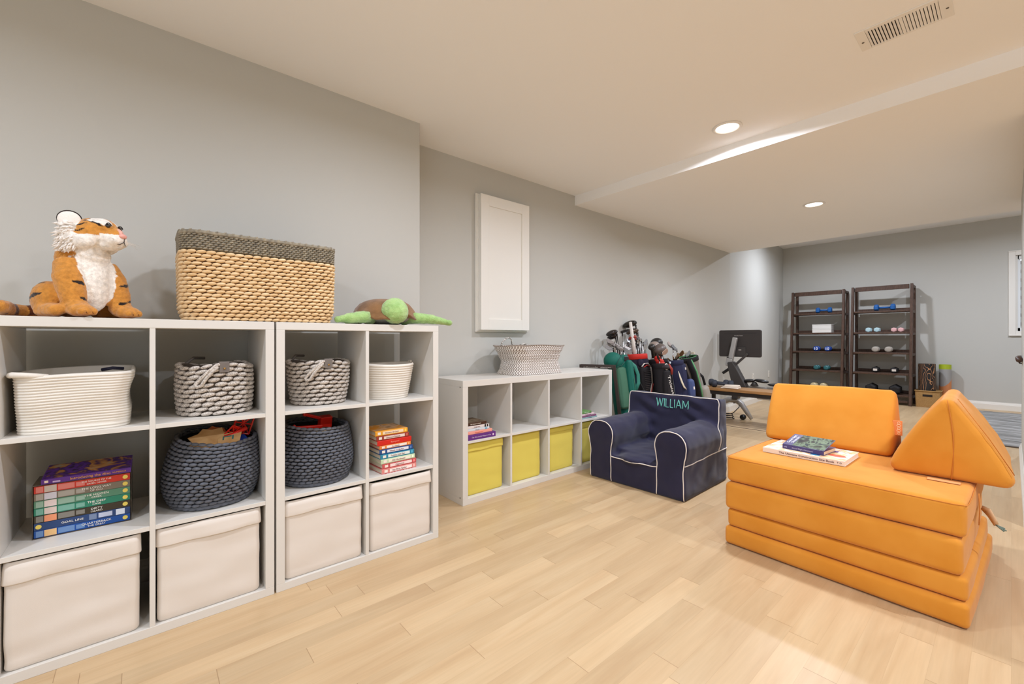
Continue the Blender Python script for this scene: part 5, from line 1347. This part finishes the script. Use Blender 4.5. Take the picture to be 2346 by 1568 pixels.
part('main_body', MB().prism([(-.125, .745), (-.055, .755), (-.02, .70), (.12, .43), (.05, .40), (.0, .25), (-.07, .25), (-.06, .42), (-.115, .66)][::-1], -.09, .01, 0, Txz), DGR, t, bevel=.012)
b = MB(); b.tube([(-.29, -.04, .10), (-.20, -.04, .20), (-.12, -.04, .243), (-.03, -.04, .245), (.035, -.04, .205), (.10, -.04, .11), (.165, -.04, .016)], [.024, .028, .030, .032, .028, .024, .016], 10, flat=1.3); part('front_stand', b, SIL, t, True)
part('stand_bracket', MB().prism([(-.09, .23), (.02, .23), (.0, .275), (-.07, .27)], -.08, .0, 0, Txz), SIL, t, bevel=.006)
part('caster', MB().tube([(.07, -.09, .034), (.07, -.05, .034)], .034, 16), BLKP, t, True)
part('handle_arm', MB().bar((-.05, -.03, .70), (.105, -.01, .86), .030, .022, up=(0, 1, 0)), DGR, t, bevel=.005)
part('lower_arm', MB().bar((-.20, -.04, .59), (-.10, -.04, .665), .035, .03, up=(0, 1, 0)), BLKP, t, bevel=.005)
part('rail', MB().bar((.03, .02, .41), (1.15, .02, .38), .05, .07), SIL, t, bevel=.008)
part('rear_foot', MB().bar((1.12, .02, 0), (1.12, .02, .36), .05, .06), SIL, t, bevel=.008)
for s in (-1, 1):
    b = MB(); b.ell((.12 + .11 * (s > 0) * 1.4, -.02, .512 + .004 * s), (.085, .055, .024), Matrix.Rotation(.12 * s, 4, 'Y'), 18, 10); part('foot_pad', b, BLKP, t, True)
part('pedal_hub', MB().tube([(.19, -.02, .45), (.19, -.02, .50)], [.05, .02], 12), DGR, t, True)
part('seat', MB().ell((.46, .02, .475), (.13, .10, .022), nu=20), BLKP, t, True)
part('power_box', MB().box(.22, .42, -.05, .08, .28, .36), mat('light grey plastic', (190, 186, 182), .5), t, bevel=.02)
b = MB(); st = random.getstate(); random.seed(8)
P = [(-.07 + .05 * math.cos(k * .9) + random.uniform(-.015, .015), -.14 + .05 * math.sin(k * .9), .006 + .0035 * k) for k in range(22)] + [(-.02, -.10, .10), (.02, -.06, .16), (.0, -.04, .21), (-.06, -.05, .2)]
b.tube(P, .0055, 6); random.setstate(st); part('power_cord', b, BLKP, t, True)

# ---------------------------------------------------------------- dark ladder shelves
WAL = mat('dark walnut', (88, 66, 54), .5, .35, col2=(72, 52, 42), nscale=10, stretch=(8, 8, 1.5))
def ladder(label, x0, x1, yb, H):
    t = thing('ladder_shelf', label, 'shelf', (x0, 9.12, 0), 0, 'dark ladder shelves'); w = x1 - x0; lean = .17; D = .44; pw = .062
    for x in (pw / 2, w - pw / 2):
        part('front_post', MB().bar((x, 0, 0), (x, lean, H), pw, .035), WAL, t, bevel=.003)
        part('rear_post', MB().bar((x, D - .02, 0), (x, D - .02, H - .02), pw * .8, .035), WAL, t, bevel=.003)
        part('side_rail', MB().box(x - .02, x + .02, lean + .01, D - .03, H - .06, H - .02), WAL, t, bevel=.002)
    part('top_rail', MB().box(pw, w - pw, lean - .016, lean + .018, H - .075, H - .002), WAL, t, bevel=.003)
    for z in (.16, .50, .835, 1.17, 1.525):
        y0 = lean * z / H
        part('shelf_board', MB().box(pw * .8, w - pw * .8, y0 - .01, D - .04, z - .028, z), WAL, t, bevel=.003)
        part('back_lip', MB().box(pw, w - pw, D - .06, D - .04, z, z + .045), WAL, t, bevel=.002)
        for x in (pw / 2, w - pw / 2): part('side_rail', MB().box(x - .015, x + .015, y0 + .01, D - .03, z - .05, z - .01), WAL, t, bevel=.002)
    part('bottom_rail', MB().box(pw, w - pw, .0, .02, .04, .075), WAL, t, bevel=.002)
    return t
ladder('dark wood ladder shelf at left, with white boxes on its second board', -2.71, -1.875, 9.12, 1.925)
ladder('dark wood ladder shelf at right, with pink weights, beside the rolled mats', -1.81, -1.0, 9.12, 1.94)
BL = mat('blue rubber', (24, 88, 156), .45, .4); BV = mat('royal blue vinyl', (26, 70, 160), .3, .5); TV = mat('teal vinyl', (44, 104, 110), .3, .5); PV = mat('pale blue vinyl', (176, 206, 214), .45, .4); KV = mat('pink vinyl', (224, 176, 176), .45, .4)
GV = mat('warm grey vinyl', (168, 160, 150), .45, .4); HXB = mat('black rubber', (24, 22, 24), .55, .4); YV = mat('pale gold vinyl', (206, 190, 150), .3, .5)
def SY(z): return 9.12 + .17 * z / 1.93
e = .0005; RZ = -PI / 2 + .05
dumbbell('blue dumbbell lying lengthwise on the left ladder shelf top board', (-2.20, 9.22 + .08, 1.525 + e), 0, .24, .047, .062, BL, 'hex', .015)
dumbbell('longer blue dumbbell lying lengthwise on the right ladder shelf top board', (-1.365, 9.22 + .08, 1.525 + e), 0, .275, .050, .066, BL, 'hex', .015)
for z_, lab in ((1.1705, 'lower of the two stacked white boxes on the ladder shelf'), (1.2445, 'upper of the two stacked white boxes on the ladder shelf')):
    tb = thing('storage_box', lab, 'box', (-2.215, 9.31, z_)); part('box_body', MB().box(-.14, .14, -.10, .10, 0, .054), mat('white card box', (226, 224, 220), .5), tb, bevel=.002); part('lid', MB().box(-.142, .142, -.102, .102, .054, .0725), mat('white card box', (226, 224, 220), .5), tb, bevel=.002)
NL = None
def pair(labs, xs, z, hr, m, style, L, lab=None, num=None, hm=None, y=None, group=None):
    for lb, x in zip(labs, xs): dumbbell(lb, (x, (y or SY(z) + .03) + L / 2, z + e), RZ, L, hr, hr * 1.15, m, style, .013, group, lab, num, hm)
pair(('royal blue dumbbell marked 10, left one of the pair', 'royal blue dumbbell marked 10, right one of the pair'), (-2.31, -2.14), .835, .045, BV, 'round', .19, None, None)
for x in (-2.315, -2.145): pass
for o in [o for o in bpy.data.objects if o.get('label', '').startswith('royal blue')]:
    lettering('10', .055, cover_mat((236, 238, 244)), o, basis((.0965, 0, .045), (0, 1, 0), (0, 0, 1)), .05, bold=.001)
pair(('dark teal dumbbell, left one of the pair on the fourth board', 'dark teal dumbbell, right one of the pair on the fourth board'), (-2.30, -2.15), .50, .042, TV, 'round', .18, hm=HXB)
pair(('pale gold dumbbell, left one, just above the couch wedge', 'pale gold dumbbell, right one, just above the couch wedge'), (-2.33, -2.19), .16, .055, YV, 'round', .17)
pair(('pale blue dumbbell, left one on the right ladder shelf', 'pale blue dumbbell, right one on the right ladder shelf'), (-1.575, -1.465), 1.17, .037, PV, 'hex', .17)
pair(('pink dumbbell, left one of the pale pink pair', 'pink dumbbell, right one of the pale pink pair'), (-1.25, -1.165), 1.17, .034, KV, 'hex', .16)
pair(('warm grey dumbbell, left one on the third board', 'warm grey dumbbell, right one on the third board'), (-1.48, -1.315), .835, .048, GV, 'round', .19)
pair(('black hex dumbbell with white label, left one', 'black hex dumbbell with white label, right one'), (-1.475, -1.24), .50, .046, HXB, 'hex', .19, WHTF, None)
pair(('large black block dumbbell, left one behind the couch wedge', 'large black block dumbbell, right one behind the couch wedge'), (-1.53, -1.23), .16, .072, HXB, 'hex', .26, None, None)

# ---------------------------------------------------------------- mats in a basket
t = thing('storage_basket', 'tan woven floor basket holding a rolled mat beside the ladder shelf', 'basket', (-.84, 9.28, 0))
b = MB(); w, d, h = .27, .26, .25
rr = [[(x, y, z) for x, y, _ in rrect(w + .02 * z / h, d, .02, 4)] for z in (0, .004, .06, .12, .18, .235, h)] + [[(x * .93, y * .93, z) for x, y, _ in rrect(w + .02, d, .02, 4)] for z in (h, .12, .01)]
b.loft(rr); part('basket_body', b, mat('tan weave', (186, 148, 96), .8, .2, col2=(164, 126, 78), nscale=90, stretch=(1, 1, 3), bump=(220, .8, .003)), t, True)
part('hand_hole_shade', MB().box(-.055, .055, -.1325, -.1305, .165, .198), mat('hole shade', (44, 34, 26), .9), t, bevel=.001)  # no opening cut: the shade of the grip hole is a dark panel
b = MB(); b.tube([Vector(p) for p in rrect(w + .024, d + .004, .02, 4, h)], .008, 8, closed=True); part('rim', b, mat('tan weave', (0, 0, 0)), t, True)
def roll(name, label, loc, r, L, mats_, bands=None, turns=5):
    b = MB(); pts = []
    n = 28 * turns
    outer = [(r * math.cos(a), r * math.sin(a)) for a in [2 * PI * i / 40 for i in range(40)]]
    sp = [((r * (1 - .8 * i / n)) * math.cos(2 * PI * i / 28), (r * (1 - .8 * i / n)) * math.sin(2 * PI * i / 28)) for i in range(n + 1)]
    th = .0035; V = []; F_ = []
    for x, y in sp:
        q = math.hypot(x, y); V += [(x, y, 0), (x, y, L), (x * (1 - th / q), y * (1 - th / q), L), (x * (1 - th / q), y * (1 - th / q), 0)]
    for i in range(n):
        o = 4 * i
        for k in range(4): F_.append((o + k, o + (k + 1) % 4, o + 4 + (k + 1) % 4, o + 4 + k))
    b.add(V, F_); return b
def leaf_mat():
    m = bpy.data.materials.new('black mat with copper leaves'); m.use_nodes = True; t_ = NT(m); bs = t_.n['Principled BSDF']; bs.inputs['Roughness'].default_value = .6
    tc = t_.new('ShaderNodeTexCoord'); wv = t_.new('ShaderNodeTexWave', i_Scale=6.0, i_Distortion=9.0, i_Detail=1.5); wv.inputs['Detail Scale'].default_value = 1.2
    mp = t_.new('ShaderNodeMapping', i_Scale=(1.6, 1.6, .8)); t_.link(tc.outputs['Object'], mp.inputs[0]); t_.link(mp.outputs[0], wv.inputs[0])
    a = t_.math('LESS_THAN', t_.math('ABSOLUTE', t_.math('SUBTRACT', wv.outputs[1], .5)), .13)
    t_.link(t_.mix(a, lin((34, 29, 28)), lin((186, 134, 92))), bs.inputs['Base Color']); return m
rm = single('rolled_mat', roll('', '', 0, .108, .655, None), leaf_mat(), 'rolled black exercise mat with copper leaf print standing in the tan basket', 'yoga mat', (-.855, 9.275, .012), 2.0, smooth=False)
def band_mat():
    m = bpy.data.materials.new('banded mat'); m.use_nodes = True; t_ = NT(m); bs = t_.n['Principled BSDF']; bs.inputs['Roughness'].default_value = .5
    tc = t_.new('ShaderNodeTexCoord'); s_ = t_.new('ShaderNodeSeparateXYZ'); t_.link(tc.outputs['Object'], s_.inputs[0]); z = s_.outputs[2]
    c = t_.mix(t_.math('GREATER_THAN', z, .585), lin((160, 158, 156)), lin((170, 186, 40)))
    lo = t_.math('LESS_THAN', z, t_.math('ADD', .40, t_.math('MULTIPLY', s_.outputs[0], 1.2))); t_.link(t_.mix(lo, c, lin((206, 132, 82))), bs.inputs['Base Color']); return m
single('rolled_mat', roll('', '', 0, .078, .655, None), band_mat(), 'rolled mat in lime, grey and orange standing against the far wall', 'yoga mat', (-.668, 9.47, .001), 1.0)

# ---------------------------------------------------------------- rug
def rug_mat():
    m = bpy.data.materials.new('streaky grey rug'); m.use_nodes = True; t_ = NT(m); bs = t_.n['Principled BSDF']; bs.inputs['Roughness'].default_value = .95
    tc = t_.new('ShaderNodeTexCoord'); mp = t_.new('ShaderNodeMapping', i_Scale=(2.2, 22.0, 1)); t_.link(tc.outputs['Object'], mp.inputs[0])
    nz = t_.new('ShaderNodeTexNoise', i_Scale=1.0, i_Detail=5.0, i_Roughness=.7); t_.link(mp.outputs[0], nz.inputs[0])
    r = t_.new('ShaderNodeValToRGB'); e_ = r.color_ramp.elements; e_[0].position = .36; e_[0].color = lin((92, 92, 90)); e_[1].position = .64; e_[1].color = lin((186, 186, 186))
    k = e_.new(.5); k.color = lin((138, 136, 132)); t_.link(nz.outputs[0], r.inputs[0]); t_.link(r.outputs[0], bs.inputs['Base Color']); return m
t = thing('area_rug', 'streaky grey area rug on the floor below the far window', 'rug', (-.72, 6.38, 0))
part('pile', MB().box(0.02, 2.4, .02, 2.85, .001, .010), rug_mat(), t, bevel=.003)
b = MB(); b.box(0, 2.42, 0, .025, .001, .011); b.box(0, 2.42, 2.845, 2.87, .001, .011); b.box(0, .025, .025, 2.845, .001, .011); part('bound_edge', b, mat('rug binding', (98, 88, 80), .9), t, bevel=.003)
